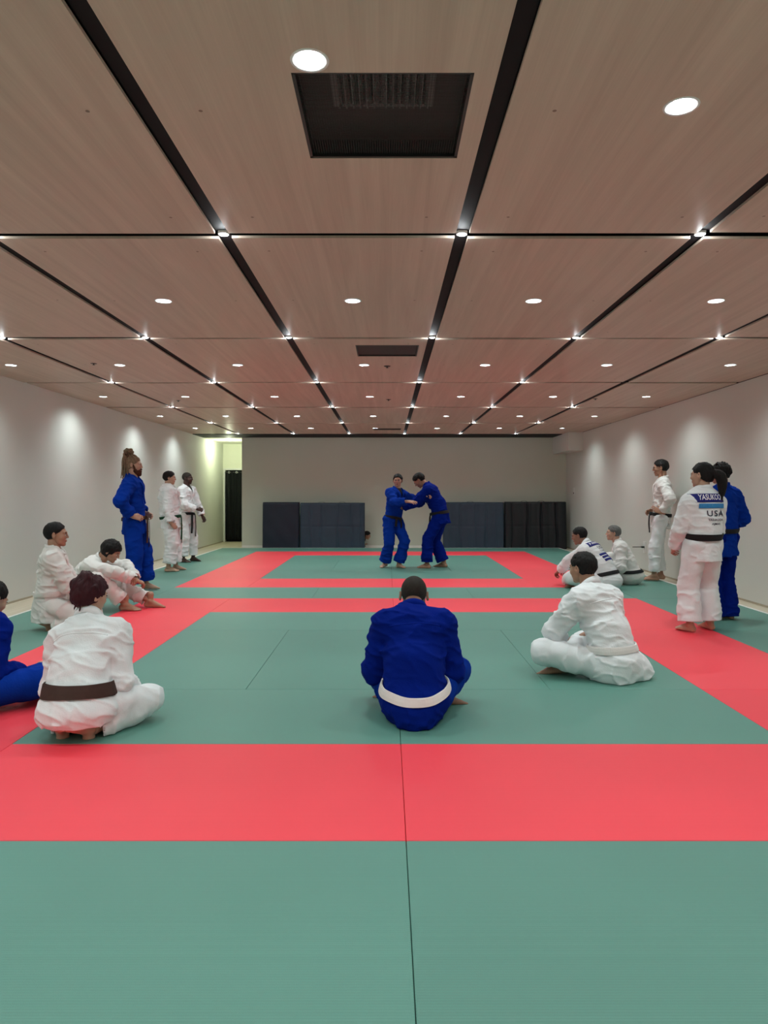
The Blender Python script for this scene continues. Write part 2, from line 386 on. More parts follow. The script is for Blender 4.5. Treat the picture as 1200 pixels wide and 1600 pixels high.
# ------------------------------------------------------------------ downlights
def spot(parent, loc, watts, color, size, blend, rad):
    l = bpy.data.lights.new('lamp', 'SPOT'); l.energy = watts; l.color = color; l.spot_size = math.radians(size); l.spot_blend = blend; l.shadow_soft_size = rad
    o = bpy.data.objects.new('lamp', l); COL.objects.link(o); o.parent = parent; o.location = loc
    return o
def make_downlight():
    t = empty('ceiling_downlight')
    MB().lathe((0,0,0), [(0.052, 0.004), (0.052, -0.003), (0.062, -0.005), (0.064, 0.0)], 40, closed=False).build('trim_ring', M['white'], t, True)
    MB().lathe((0,0,0), [(0.052, 0.0), (0.046, 0.022), (0.040, 0.034)], 40).build('reflector', M['reflector'], t, True)
    m_ = MB(); m_.cyl((0,0,0.036), 0.041, 0.004, 40); m_.build('lens', M['lens'], t)
    return t
first = make_downlight(); used = False
RN = {2: 'nearest row', 3: 'second row', 4: 'third row', 5: 'fourth row', 6: 'fifth row', 7: 'last row'}
CN = ['beside the left wall', 'second column from the left wall', 'third column from the left wall', 'middle column', 'third column from the right wall', 'second column from the right wall', 'beside the right wall']
def copy_tree(o, parent=None):
    c = o.copy(); COL.objects.link(c); c.parent = parent
    for ch in list(o.children): copy_tree(ch, c)
    return c
for j in range(len(LIGHTY)):
    for i in range(7):
        t = first if not used else copy_tree(first); used = True
        if not any(ch.type == 'LIGHT' for ch in t.children): spot(t, (0,0,0.028), DOWN_W, (0.88, 1.0, 0.99), 150, 1.0, 0.04)
        t.location = (LIGHTX[i], light_y(i, j), CEIL)
        if j < 2: tag(t, 'round downlight over the camera, above the top edge of the picture', 'ceiling light', 'downlights above the picture')
        else: tag(t, 'round ceiling downlight, %s, %s' % (RN[j], CN[i]), 'ceiling light', 'round downlights in the ceiling panels')
# small spotlights where the joints cross
def make_joint():
    t = empty('joint_spotlight')
    MB().lathe((0,0,0), [(0.030, 0.022), (0.030, 0.006), (0.024, 0.004), (0.024, 0.008)], 28).build('housing', M['white'], t, True)
    m_ = MB(); m_.cyl((0,0,0.008), 0.0235, 0.003, 28); m_.build('lens', M['lens_small'], t)
    l = bpy.data.lights.new('lamp', 'POINT'); l.energy = JOINT_W; l.color = (0.92, 0.98, 1.0); l.shadow_soft_size = 0.010
    o = bpy.data.objects.new('lamp', l); COL.objects.link(o); o.parent = t; o.location = (0,0,-0.006)
    return t
fj = make_joint(); usedj = False
JR = {3: 'nearest cross joint', 4: 'second cross joint', 5: 'third cross joint', 6: 'fourth cross joint', 7: 'fifth cross joint', 8: 'farthest cross joint'}
for j in range(1, 9):
    for i in range(1, 7):
        if (i, j) == (6, 5): continue
        t = fj if not usedj else copy_tree(fj); usedj = True
        t.location = (COLX[i], ROWY[j] - (0.0 if j < 8 else 0.02), CEIL)
        if j < 3: tag(t, 'small bright spotlight at a ceiling joint crossing above the top edge of the picture', 'spotlight', 'joint spotlights above the picture')
        else: tag(t, 'small ceiling spotlight, %s, %s black channel' % (JR[j], ['', 'leftmost', 'second', 'third', 'fourth', 'fifth', 'rightmost'][i]), 'spotlight', 'small spotlights where the ceiling joints cross')
# recess light
t = empty('ceiling_downlight', (-4.07, 17.9, CEIL-0.012), 0, 'round downlight in the pale ceiling of the recess beside the curtain', 'ceiling light')
MB().lathe((0,0,0), [(0.052, 0.0), (0.054, -0.006), (0.068, -0.004), (0.070, 0.0)], 40).build('trim_ring', M['white'], t, True)
m_ = MB(); m_.cyl((0,0,-0.001), 0.053, 0.006, 40); m_.build('lens', M['lens'], t)
l = bpy.data.lights.new('lamp', 'POINT'); l.energy = 27; l.color = (0.92, 1.0, 0.70); l.shadow_soft_size = 0.05
o = bpy.data.objects.new('lamp', l); COL.objects.link(o); o.parent = t; o.location = (0, 0, -0.14)

# ------------------------------------------------------------------ ceiling vents
def vent(vx, vy, vw, vh, label, louvres):
    t = empty('air_vent', (vx+vw/2, vy+vh/2, CEIL), 0, label, 'air vent', 'air vents in the ceiling')
    w, h = vw/2, vh/2
    m_ = MB()
    for a, b in (((-w,-h,0.0),(-w+0.012,h,0.07)), ((w-0.012,-h,0.0),(w,h,0.07)), ((-w,-h,0.0),(w,-h+0.012,0.07)), ((-w,h-0.012,0.0),(w,h,0.07))): m_.box(a, b)
    m_.build('frame', M['plastic_black'], t)
    m_ = MB(); m_.box((-w+0.012,-h+0.012,0.07), (w-0.012,h-0.012,0.078)); m_.build('duct_plate', M['duct'], t)
    if louvres:
        # wire cloth: thin crossing wires, open between them
        m_ = MB(); zz = 0.012; st = 0.0095
        nx = int((2*w-0.024)/st); ny = int((2*h-0.024)/st)
        for k in range(1, nx): x = -w+0.012+k*(2*w-0.024)/nx; m_.box((x-0.0008,-h+0.012,zz), (x+0.0008,h-0.012,zz+0.001))
        for k in range(1, ny): y = -h+0.012+k*(2*h-0.024)/ny; m_.box((-w+0.012,y-0.0008,zz+0.001), (w-0.012,y+0.0008,zz+0.002))
        m_.build('screen', M['mesh_screen'], t)
        fx0, fx1, fy0, fy1 = -0.165, 0.165, -0.235, -0.02
        m_ = MB(); m_.box((fx0-0.02,fy0-0.03,0.05),(fx1+0.02,fy0,0.062)); m_.box((fx0-0.02,fy1,0.05),(fx1+0.02,fy1+0.02,0.062)); m_.box((fx0-0.02,fy0,0.05),(fx0,fy1,0.062)); m_.box((fx1,fy0,0.05),(fx1+0.02,fy1,0.062))
        lf = m_.build('register_frame', M['louvre'], t)
        for k in range(13):
            x = fx0+0.012+k*(fx1-fx0-0.024)/12; q = MB(); s_ = 0.010 if k < 6 else -0.010
            q.add([(x-s_,fy0,0.030),(x-s_+0.004,fy0,0.030),(x+s_+0.004,fy0,0.062),(x+s_,fy0,0.062),(x-s_,fy1,0.030),(x-s_+0.004,fy1,0.030),(x+s_+0.004,fy1,0.062),(x+s_,fy1,0.062)],
                  [(0,1,2,3),(7,6,5,4),(0,4,5,1),(1,5,6,2),(2,6,7,3),(3,7,4,0)])
            q.build('louvre', M['louvre'], lf)
    else:
        m_ = MB(); m_.box((-w+0.012,-h+0.012,0.012), (w-0.012,h-0.012,0.014)); m_.build('screen', M['mesh_screen'], t)
vent(*VENTS[0], 'large square air vent with louvres behind dark mesh, nearest the camera', True)
vent(*VENTS[1], 'dark square air vent in the middle of the ceiling beyond the big one', False)
vent(*VENTS[2], 'thin dark air vent far away near the black end strip', False)
# sprinkler roses
def sprinkler(x, y, label):
    t = empty('sprinkler', (x, y, CEIL), 0, label, 'sprinkler', 'fire sprinklers on the ceiling')
    MB().lathe((0,0,0), [(0.001,-0.004),(0.03,-0.005),(0.038,0.0)], 20).build('rose', M['duct'], t, True)
    m_ = MB(); m_.cyl((0,0,-0.010), 0.007, 0.016, 12); m_.cyl((0,0,-0.019), 0.014, 0.003, 12); m_.build('head', M['duct'], t)
sprinkler(-3.14, 7.45, 'dark sprinkler in the ceiling near the left wall, the nearest on that side')
sprinkler(0.0, 7.62, 'dark sprinkler in the ceiling beside the third row middle downlight')
sprinkler(-3.12, 10.4, 'dark sprinkler in the ceiling near the left wall, farther one')
sprinkler(0.02, 10.3, 'dark sprinkler in the ceiling beside the fourth row middle downlight')
sprinkler(3.05, 10.2, 'dark sprinkler in the ceiling near the right wall')

# ------------------------------------------------------------------ curtain in the recess
t = empty('curtain', ((DX0+DX1)/2, YR-0.05, 0), 0, 'black curtain with ring top hanging in the narrow doorway of the recess', 'curtain')
W = (DX1-DX0)-0.04; nu, nv = 120, 24; vs = []; fs = []
for v in range(nv+1):
    z = 0.02+1.90*v/nv
    for u in range(nu+1):
        x = -W/2+W*u/nu; ph = u/nu*8*2*math.pi
        vs.append((x+0.006*math.sin(ph*1.7+v*0.2), 0.028*math.sin(ph)*(1-0.25*math.sin(v*0.15)), z))
fs = [(v*(nu+1)+u, v*(nu+1)+u+1, (v+1)*(nu+1)+u+1, (v+1)*(nu+1)+u) for v in range(nv) for u in range(nu)]
o = mesh_obj('cloth', vs, fs, M['curtain'], t, True); sm = o.modifiers.new('thickness', 'SOLIDIFY'); sm.thickness = 0.003
m_ = MB(); m_.cyl((0,0.0,1.885), 0.011, W+0.03, 16, 'x'); m_.build('rod', M['duct'], t)
for k in range(4):
    m_ = MB(); m_.lathe((0,0,0), [(0.020,-0.003),(0.028,-0.003),(0.028,0.003),(0.020,0.003)], 20, closed=True)
    o = m_.build('ring', M['white'], t, True); o.rotation_euler = (math.radians(90), 0, 0); o.location = (-W/2+W*(k+0.5)/4, -0.031, 1.885)
    tag(o, 'white metal ring')

# ------------------------------------------------------------------ folded wall mats leaning at the far wall
def pad(x0, x1, z1, y, matn, label, folds, mid, group, tops=(), seed=1):
    """leaning vinyl landing mat: front face pleated into sections, quilted seam at mid height"""
    rs = random.Random(seed)
    t = empty('landing_mat', ((x0+x1)/2, y, FZ), 0, label, 'landing mat', group)
    W = x1-x0; nu, nv = int(W/0.02), 50; vs = []; tops = list(tops)
    zt = z1-FZ; depth = 0.13
    def front(u, v):
        x = -W/2+W*u; d = 0.0
        for f in folds:
            xx = (x-(-W/2+W*f[0])); wob = 0.012*math.sin(v*5+f[0]*20)
            d += f[1]*math.exp(-((xx+wob)/0.018)**2)
        d -= 0.012*abs(math.sin(math.pi*(u*max(1, len(folds)))))
        if mid: d += 0.012*math.exp(-((v-0.49)/0.012)**2)
        e = min(u, 1-u)*W; d += 0.03*max(0, 1-e/0.03)**2; d += 0.03*max(0, 1-(1-v)*zt/0.03)**2
        d += 0.006*math.sin(13*x+4*v)*math.sin(9*v+3*x+seed)
        return d
    for v in range(nv+1):
        for u in range(nu+1):
            vs.append((-W/2+W*u/nu, front(u/nu, v/nv)+0.06*v/nv, zt*v/nv))
    nf = len(vs)
    for v in range(nv+1):
        for u in range(nu+1):
            vs.append((-W/2+W*u/nu, depth+0.06*v/nv, zt*v/nv))
    fs = []
    for v in range(nv):
        for u in range(nu):
            a = v*(nu+1)+u; fs.append((a, a+1, a+nu+2, a+nu+1)); fs.append((nf+a, nf+a+nu+1, nf+a+nu+2, nf+a+1))
    for v in range(nv):
        a = v*(nu+1); fs.append((a, a+nu+1, nf+a+nu+1, nf+a)); a += nu; fs.append((a, nf+a, nf+a+nu+1, a+nu+1))
    for u in range(nu):
        fs.append((u, nf+u, nf+u+1, u+1)); a = nv*(nu+1)+u; fs.append((a, a+1, nf+a+1, nf+a))
    mesh_obj('cover', vs, fs, M[matn], t, True)
    for fx in tops:
        m_ = MB(); m_.lathe((0,0,0), [(0.05,-0.012),(0.058,-0.012),(0.058,0.012),(0.05,0.012)], 20, closed=True)
        o = m_.build('carry_handle', M['pad_black'], t, True); o.rotation_euler = (math.radians(90), 0, 0); o.scale = (1.4, 0.6, 1); o.location = (-W/2+W*fx, 0.13, zt-0.01)
G = 'landing mats leaning on the far wall'
pad(-2.99, -2.11, 1.09, 16.645, 'pad_navy', 'dark navy landing mat leaning on the far wall, leftmost and smoothest', [], False, G, seed=1)
pad(-2.09, -0.54, 1.075, 16.645, 'pad_slate', 'slate grey creased landing mat, left of the crouching child', [(0.15, -0.02), (0.33, 0.02), (0.58, -0.025), (0.80, 0.02), (0.93, -0.02)], True, G, (0.33, 0.65), 2)
pad(1.34, 2.80, 1.09, 16.645, 'pad_slate', 'slate grey landing mat behind the fighter who leans forward', [(0.1, -0.02), (0.28, 0.03), (0.52, -0.02), (0.70, 0.03), (0.86, -0.02)], True, G, (0.45,), 3)
pad(2.82, 4.30, 1.10, 16.645, 'pad_black', 'black shiny landing mat in the far right corner, rightmost', [(0.12, 0.04), (0.33, -0.04), (0.36, 0.05), (0.56, -0.04), (0.60, 0.05), (0.80, -0.04), (0.84, 0.05)], True, G, (0.32, 0.60), 4)

# ------------------------------------------------------------------ switch and socket on the right wall
t = empty('light_switch', (XR, 16.45, 1.36), 0, 'small white thermostat switch high on the right wall by the corner', 'switch')
MB().box((-0.012,-0.06,-0.10), (0,0.06,0.08), bev=0.003).build('plate', M['plastic_white'], t)
MB().box((-0.022,-0.02,-0.075), (-0.012,0.02,-0.035), bev=0.003).build('rocker', M['duct'], t)
t = empty('power_socket', (XR, 11.95, 0.37), 0, 'white power socket low on the right wall behind the grey-haired man', 'socket')
MB().box((-0.010,-0.06,-0.10), (0,0.06,0.10), bev=0.003).build('plate', M['plastic_white'], t)
t2 = MB(); t2.box((-0.05,-0.02,-0.01), (0,0.02,0.02), bev=0.004); t2.box((-0.20,-0.012,0.0), (-0.05,0.012,0.012), bev=0.004)
o = t2.build('power_plug', M['plastic_black']); o.location = (XR-0.010, 11.95, 0.37); tag(o, 'black plug sticking out of the white wall socket', 'plug')
o = MB().box((-0.03,-0.14,0), (0.03,0.14,0.045), bev=0.006).build('power_strip', M['plastic_black']); o.location = (XR-0.12, 12.0, FZ); tag(o, 'black power strip on the wood floor below the socket', 'power strip')

# ================================================================== PEOPLE: implicit surfaces meshed with surface nets
_rng = np.random.RandomState(7); _LAT = _rng.uniform(-1, 1, (32, 32, 32)).astype(np.float32)
def vnoise(P):
    P = np.asarray(P, dtype=np.float32); i = np.floor(P).astype(np.int32); f = P-i; f = f*f*(3-2*f)
    x, y, z = [i[..., k] & 31 for k in range(3)]; x1, y1, z1 = (x+1) & 31, (y+1) & 31, (z+1) & 31
    fx, fy, fz = f[..., 0], f[..., 1], f[..., 2]
    def L(a, b, t): return a+(b-a)*t
    return L(L(L(_LAT[x,y,z], _LAT[x1,y,z], fx), L(_LAT[x,y1,z], _LAT[x1,y1,z], fx), fy),
             L(L(_LAT[x,y,z1], _LAT[x1,y,z1], fx), L(_LAT[x,y1,z1], _LAT[x1,y1,z1], fx), fy), fz)
def V(*a): return np.array(a if len(a) > 1 else a[0], dtype=np.float64)
def nrm(v): v = np.asarray(v, dtype=np.float64); return v/max(1e-9, np.linalg.norm(v))
def smin(a, b, k):
    if k <= 0: return np.minimum(a, b)
    h = np.clip(0.5+0.5*(b-a)/k, 0, 1); return b*(1-h)+a*h-k*h*(1-h)
def smax(a, b, k): return -smin(-a, -b, k)

class Field:
    def __init__(s): s.ops = []; s.post = None; s.lo = V(9., 9, 9); s.hi = V(-9., -9, -9)
    def _add(s, fn, lo, hi, op, k):
        s.ops.append((fn, V(lo), V(hi), op, k))
        if op == '+': s.lo = np.minimum(s.lo, lo); s.hi = np.maximum(s.hi, hi)
        return s
    def cap(s, a, b, ra, rb=None, k=0.02, flat=None, op='+', fold=None):
        a = V(a); b = V(b); rb = ra if rb is None else rb
        ax = nrm(b-a) if np.linalg.norm(b-a) > 1e-6 else V(0., 0, 1)
        if flat is not None: fa, fr = nrm(flat[0]), flat[1]
        def fn(P):
            Q = P-a; d_ = b-a
            if flat is not None:
                Q = Q+fa*((Q@fa)*(1/fr-1))[..., None]; d_ = d_+fa*((d_@fa)*(1/fr-1))
            t = np.clip((Q@d_)/max(1e-9, d_@d_), 0, 1)
            r = ra+(rb-ra)*t
            d = np.linalg.norm(Q-t[..., None]*d_, axis=-1)-r
            if flat is not None: d = d*(0.5+0.5*fr)
            if fold is not None:
                amp, fl, fc, seed = fold
                W = P*fc+ax*((P@ax)*(fl-fc))[..., None]+seed*3.7
                n = vnoise(W)+0.45*vnoise(W*2.1+11)
                u_ = np.clip(1-np.abs(n)*1.5, 0, 1); d = d+amp*(0.35-1.5*u_*u_)+amp*0.35*n
            return d
        m = max(ra, rb)+0.01
        return s._add(fn, np.minimum(a, b)-m, np.maximum(a, b)+m, op, k)
    def ell(s, c, r, R=None, k=0.02, op='+'):
        c = V(c); r = V(r); R = np.eye(3) if R is None else np.asarray(R)   # rows of R are the axes
        def fn(P):
            Q = (P-c)@R.T; k0 = np.linalg.norm(Q/r, axis=-1); k1 = np.linalg.norm(Q/(r*r), axis=-1)
            return k0*(k0-1)/np.maximum(k1, 1e-6)
        m = float(max(r))+0.005
        return s._add(fn, c-m, c+m, op, k)
    def cyl(s, a, b, r, k=0.0, op='-'):
        a = V(a); b = V(b); ax = nrm(b-a); L = np.linalg.norm(b-a)
        def fn(P):
            Q = P-a; h = Q@ax; q = np.linalg.norm(Q-h[..., None]*ax, axis=-1)-r
            return np.maximum(q, np.maximum(-h, h-L))
        m = r+0.02
        return s._add(fn, np.minimum(a, b)-m, np.maximum(a, b)+m, op, k)
    def box(s, c, h, R=None, rad=0.01, k=0.02, op='+'):
        c = V(c); h = V(h); R = np.eye(3) if R is None else np.asarray(R)
        def fn(P):
            q = np.abs((P-c)@R.T)-h+rad
            return np.linalg.norm(np.maximum(q, 0), axis=-1)+np.minimum(q.max(axis=-1), 0)-rad
        m = float(np.linalg.norm(h))+0.01
        return s._add(fn, c-m, c+m, op, k)
    def plane(s, n, o, k=0.0):
        """keeps the side the normal points away from"""
        n = nrm(n); o = V(o)
        return s._add(lambda P: (P-o)@n, V(-99., -99, -99), V(99., 99, 99), '&', k)
    def region(s, fn, k=0.004):
        return s._add(fn, V(-99., -99, -99), V(99., 99, 99), '&', k)
    def _app(s, D, P, op, fn, k):
        d = fn(P)
        return smin(D, d, k) if op == '+' else smax(D, -d, k) if op == '-' else smax(D, d, k)
    def eval(s, P):
        P = np.asarray(P, dtype=np.float64); D = np.full(P.shape[:-1], 1.0)
        for fn, lo, hi, op, k in s.ops: D = s._app(D, P, op, fn, k)
        if s.post: D = D+s.post(P)
        return D
    def mesh(s, res):
        lo = s.lo-0.03; hi = s.hi+0.03
        n = np.ceil((hi-lo)/res).astype(int)+1
        ax = [lo[i]+res*np.arange(n[i]) for i in range(3)]
        G = np.stack(np.meshgrid(*ax, indexing='ij'), axis=-1).astype(np.float32); D = np.full(G.shape[:-1], 1.0, dtype=np.float32)
        for fn, l, h, op, k in s.ops:
            a = np.clip(np.floor((l-k-2*res-lo)/res), 0, n).astype(int); b = np.clip(np.ceil((h+k+2*res-lo)/res)+1, 0, n).astype(int)
            if (b <= a).any(): continue
            sl = tuple(slice(a[i], b[i]) for i in range(3))
            D[sl] = s._app(D[sl], G[sl], op, fn, k)
        if s.post:
            m = np.abs(D) < 0.05; D[m] += s.post(G[m])
        return surface_net(D, lo, res)

def surface_net(D, lo, res):
    ins = D < 0; nx, ny, nz = D.shape
    c = ins[:-1,:-1,:-1].astype(np.int8)
    cnt = np.zeros_like(c)
    for i in (0,1):
        for j in (0,1):
            for k in (0,1): cnt += ins[i:nx-1+i, j:ny-1+j, k:nz-1+k]
    act = (cnt > 0) & (cnt < 8); idx = np.argwhere(act)
    vid = np.full(act.shape, -1, dtype=np.int64); vid[act] = np.arange(len(idx))
    acc = np.zeros((len(idx), 3)); w = np.zeros(len(idx))
    cor = [(i,j,k) for i in (0,1) for j in (0,1) for k in (0,1)]
    for a in cor:
        for d in range(3):
            if a[d]: continue
            b = list(a); b[d] = 1
            da = D[idx[:,0]+a[0], idx[:,1]+a[1], idx[:,2]+a[2]]; db = D[idx[:,0]+b[0], idx[:,1]+b[1], idx[:,2]+b[2]]
            m = (da < 0) != (db < 0); t = np.where(m, da/np.where(m, da-db, 1), 0)
            p = np.array(a, float)[None].repeat(len(idx), 0); p[:, d] += t
            acc += p*m[:, None]; w += m
    verts = (idx+acc/w[:, None])*res+lo
    faces = []
    for d in range(3):
        u, v = (d+1) % 3, (d+2) % 3
        sa = [slice(None)]*3; sb = [slice(None)]*3; sa[d] = slice(0, -1); sb[d] = slice(1, None)
        A = ins[tuple(sa)]; B = ins[tuple(sb)]
        e = np.argwhere(A != B)
        ok = (e[:, u] > 0) & (e[:, v] > 0) & (e[:, u] < D.shape[u]-1) & (e[:, v] < D.shape[v]-1); e = e[ok]
        flip = A[tuple(e.T)]
        def cell(du, dv):
            q = e.copy(); q[:, u] -= du; q[:, v] -= dv; return vid[tuple(q.T)]
        q = np.stack([cell(1,1), cell(0,1), cell(0,0), cell(1,0)], axis=1)
        q[~flip] = q[~flip][:, ::-1]
        faces.append(q)
    return verts, np.concatenate(faces)

def join_geo(parts):
    vs = []; fs = []; n = 0
    for v, f in parts: vs.append(v); fs.append(f+n); n += len(v)
    return np.concatenate(vs), np.concatenate(fs)

def cast(field, O, Dn, tmax=0.5, n=90):
    """outermost surface point of a field along rays that start inside it"""
    O = np.asarray(O, float); Dn = np.asarray(Dn, float)
    t = np.linspace(0, tmax, n); P = O[:, None]+Dn[:, None]*t[None, :, None]; D = field.eval(P)
    ins = D < 0; last = np.where(ins.any(1), n-1-np.argmax(ins[:, ::-1], axis=1), 0); nx_ = np.minimum(last+1, n-1)
    r = np.arange(len(O)); da = D[r, last]; db = D[r, nx_]; f = np.where(db > da, -da/np.where(db-da == 0, 1, db-da), 0)
    return t[last]+np.clip(f, 0, 1)*(t[1]-t[0])

def strip(pts, wid, nor, width, th, closed=False):
    """flat band swept along points; wid = unit width vectors, nor = unit outward normals"""
    pts = np.asarray(pts); wid = np.asarray(wid); nor = np.asarray(nor)
    w = (np.asarray(width)*np.ones(len(pts)))[:, None]/2
    ring = [pts-wid*w, pts-wid*w+nor*th*0.9, pts+nor*th*1.15, pts+wid*w+nor*th*0.9, pts+wid*w, pts-nor*0.001]
    m = len(ring); N = len(pts); vs = np.concatenate(ring); fs = []
    for i in range(N if closed else N-1):
        j = (i+1) % N
        for a in range(m):
            b = (a+1) % m; fs.append((a*N+i, b*N+i, b*N+j, a*N+j))
    f = [tuple(x) for x in fs]
    if not closed: f += [tuple(a*N for a in range(m)), tuple(a*N+N-1 for a in range(m))[::-1]]
    return vs, f

def crom(P, n):
    P = [V(p) for p in P]; P = [2*P[0]-P[1]]+P+[2*P[-1]-P[-2]]; out = []
    for i in range(1, len(P)-2):
        for t in np.linspace(0, 1, n, endpoint=(i == len(P)-3)):
            a, b, c, d = P[i-1:i+3]
            out.append(0.5*((2*b)+(-a+c)*t+(2*a-5*b+4*c-d)*t*t+(-a+3*b-3*c+d)*t**3))
    return np.array(out)

def ik(a, t, l1, l2, pole):
    a = V(a); t = V(t); d = t-a; L = np.linalg.norm(d); L2 = min(L, (l1+l2)*0.995)
    d = d/max(L, 1e-6); t = a+d*L2
    x = (l1*l1-l2*l2+L2*L2)/(2*L2); h = math.sqrt(max(0, l1*l1-x*x))
    p = V(pole); p = nrm(p-d*(p@d))
    return a+d*x+p*h, t

def frame(x, z):
    """rows: x axis (kept), y, z (close to the given one)"""
    x = nrm(x); z = V(z); z = nrm(z-x*(z@x)); return np.array([x, np.cross(z, x), z])

HAIRLINE = ([-0.12,-0.085,-0.05,-0.022,0.004,0.012,0.035,0.05,0.062,0.075,0.09,0.12], [-0.078,-0.070,-0.062,-0.040,-0.028,0.012,0.018,0.030,0.052,0.062,0.068,0.075])
def head_field():
    f = Field()
    f.ell((0,-0.014,0.030), (0.074,0.094,0.084), k=0)
    f.ell((0,0.030,-0.018), (0.062,0.060,0.078), k=0.03)
    f.ell((0,0.034,-0.066), (0.050,0.048,0.038), k=0.025)
    f.ell((0,0.070,-0.092), (0.022,0.018,0.017), k=0.02)
    for s in (-1, 1):
        f.ell((s*0.042,0.058,-0.022), (0.024,0.024,0.024), k=0.02)
        f.cap((s*0.010,0.088,0.026), (s*0.042,0.074,0.024), 0.009, 0.009, k=0.012)
        f.ell((s*0.031,0.094,0.003), (0.019,0.013,0.012), k=0.010, op='-')
        f.ell((s*0.031,0.078,0.003), (0.0135,0.0125,0.0125), k=0.003)
    f.cap((0,0.088,0.018), (0,0.103,-0.020), 0.0075, 0.0115, k=0.010)
    for s in (-1, 1): f.ell((s*0.012,0.094,-0.025), (0.009,0.010,0.008), k=0.006)
    f.ell((0,0.088,-0.052), (0.025,0.010,0.0055), k=0.006); f.ell((0,0.087,-0.062), (0.021,0.010,0.0065), k=0.005)
    f.cap((-0.020,0.099,-0.0565), (0.020,0.099,-0.0565), 0.0018, k=0.003, op='-')
    for s in (-1, 1):
        R = frame((s*0.35,0.94,0), (0,-0.15,1))
        f.ell((s*0.083,-0.008,-0.002), (0.018,0.008,0.031), R, k=0.006)
        f.ell((s*0.090,-0.004,0.004), (0.009,0.005,0.018), R, k=0.004, op='-')
    return f

def hair_geo(style, hs):
    f = Field(); nz = None; HL = HAIRLINE
    off = {'buzz': 0.004, 'short': 0.015, 'spiky': 0.017, 'messy': 0.022, 'fade': 0.011, 'updo': 0.024, 'pony': 0.014, 'dreads': 0.010, 'bowl': 0.024}[style]
    f.ell((0,-0.014,0.030), (0.0735+off,0.0935+off,0.0835+off*1.15), k=0)
    if style in ('updo', 'pony', 'messy', 'bowl', 'dreads'): f.ell((0,-0.045,-0.022), (0.066,0.058,0.058), k=0.03)
    zo = {'messy': -0.012, 'bowl': -0.022, 'fade': 0.016, 'updo': -0.008}.get(style, 0.0)
    def reg(P):
        z = np.interp(P[..., 1], HL[0], HL[1])+zo
        if style in ('messy', 'bowl'): z = z-0.018*np.exp(-((P[..., 1]-0.02)/0.05)**2)
        z = z+0.006*vnoise(P*70)
        return (z-P[..., 2])*0.75
    f.region(reg, 0.006)
    amp, fr = {'buzz': (0.0012, 160), 'short': (0.006, 55), 'spiky': (0.012, 48), 'messy': (0.012, 42), 'fade': (0.004, 70), 'updo': (0.010, 40), 'pony': (0.005, 45), 'dreads': (0.006, 60), 'bowl': (0.008, 45)}[style]
    def post(P):
        W = P*np.array([fr, fr, fr*0.35]); return amp*((1-np.abs(vnoise(W)+0.4*vnoise(W*2.3)))*1.2-0.6)
    f.post = post
    if style == 'updo':
        for i, (c, r) in enumerate([((0.0,-0.06,0.115),0.048),((-0.045,-0.045,0.10),0.038),((0.035,-0.06,0.105),0.036),((-0.075,-0.04,0.065),0.032),((-0.02,-0.09,0.07),0.04),((0.0,-0.09,-0.02),0.045)]): f.ell(c, (r,r*0.9,r*0.8), k=0.02)
        rs = random.Random(4)
        for i in range(16):
            a = rs.uniform(-2.6, -0.3); p = V(0.07*math.cos(a)-0.02, 0.07*math.sin(a)-0.01, rs.uniform(0.06, 0.13))
            q = p+V(0.05*math.cos(a)-0.02, 0.04*math.sin(a), rs.uniform(-0.05, 0.02)); f.cap(p, q, 0.007, 0.003, k=0.006)
        for i in range(10):
            x = -0.05+0.011*i; f.cap((x,-0.085,-0.04), (x*1.05+rs.uniform(-.008,.008),-0.083,-0.095+rs.uniform(-.02,.02)), 0.008, 0.003, k=0.008)
    if style == 'spiky':
        rs = random.Random(9)
        for i in range(34):
            a = rs.uniform(-0.6, 3.8); e = rs.uniform(0.5, 1.4)
            d = V(math.cos(a)*math.cos(e), -abs(math.sin(a))*math.cos(e)+0.25, math.sin(e)); p = V(0,-0.014,0.03)+d*V(0.078,0.098,0.088)
            f.cap(p, p+nrm(d+V(rs.uniform(-.3,.3), -0.5, 0.2))*rs.uniform(0.018, 0.034), 0.010, 0.003, k=0.006)
    if style == 'pony':
        f.ell((0,-0.105,0.02), (0.03,0.03,0.03), k=0.02)
        pts = crom([(0.0,-0.105,0.02), (0.025,-0.155,-0.01), (0.045,-0.165,-0.09), (0.055,-0.15,-0.19), (0.050,-0.135,-0.265)], 4)
        for i in range(len(pts)-1):
            u = i/(len(pts)-1); r = 0.032+0.022*math.sin(math.pi*min(1, u*1.3))-0.016*u; f.cap(pts[i], pts[i+1], r, r*0.97, k=0.012)
    return f.mesh(0.0045)

def tube(pts, r, n=7, taper=1.0):
    pts = np.asarray(pts); N = len(pts); T = np.gradient(pts, axis=0); vs = []
    up = V(0.3, 0.2, 1)
    for i in range(N):
        t = nrm(T[i]); a = nrm(np.cross(t, up if abs(t@nrm(up)) < 0.95 else V(1., 0, 0))); b = np.cross(t, a); rr = r*(1+(taper-1)*i/(N-1))*(1+0.12*math.sin(i*2.1))
        for k in range(n):
            an = 2*math.pi*k/n; vs.append(pts[i]+a*math.cos(an)*rr+b*math.sin(an)*rr)
    fs = [(i*n+k, i*n+(k+1) % n, (i+1)*n+(k+1) % n, (i+1)*n+k) for i in range(N-1) for k in range(n)]
    fs += [(0, k+1, k, k) for k in []]
    vs += [pts[0], pts[-1]]; a = len(vs)-2
    q = [(a, (k+1) % n, k, k) for k in range(0)]
    return np.array(vs), fs+[tuple([(N-1)*n+k for k in range(n)])], [tuple(range(n-1, -1, -1))]

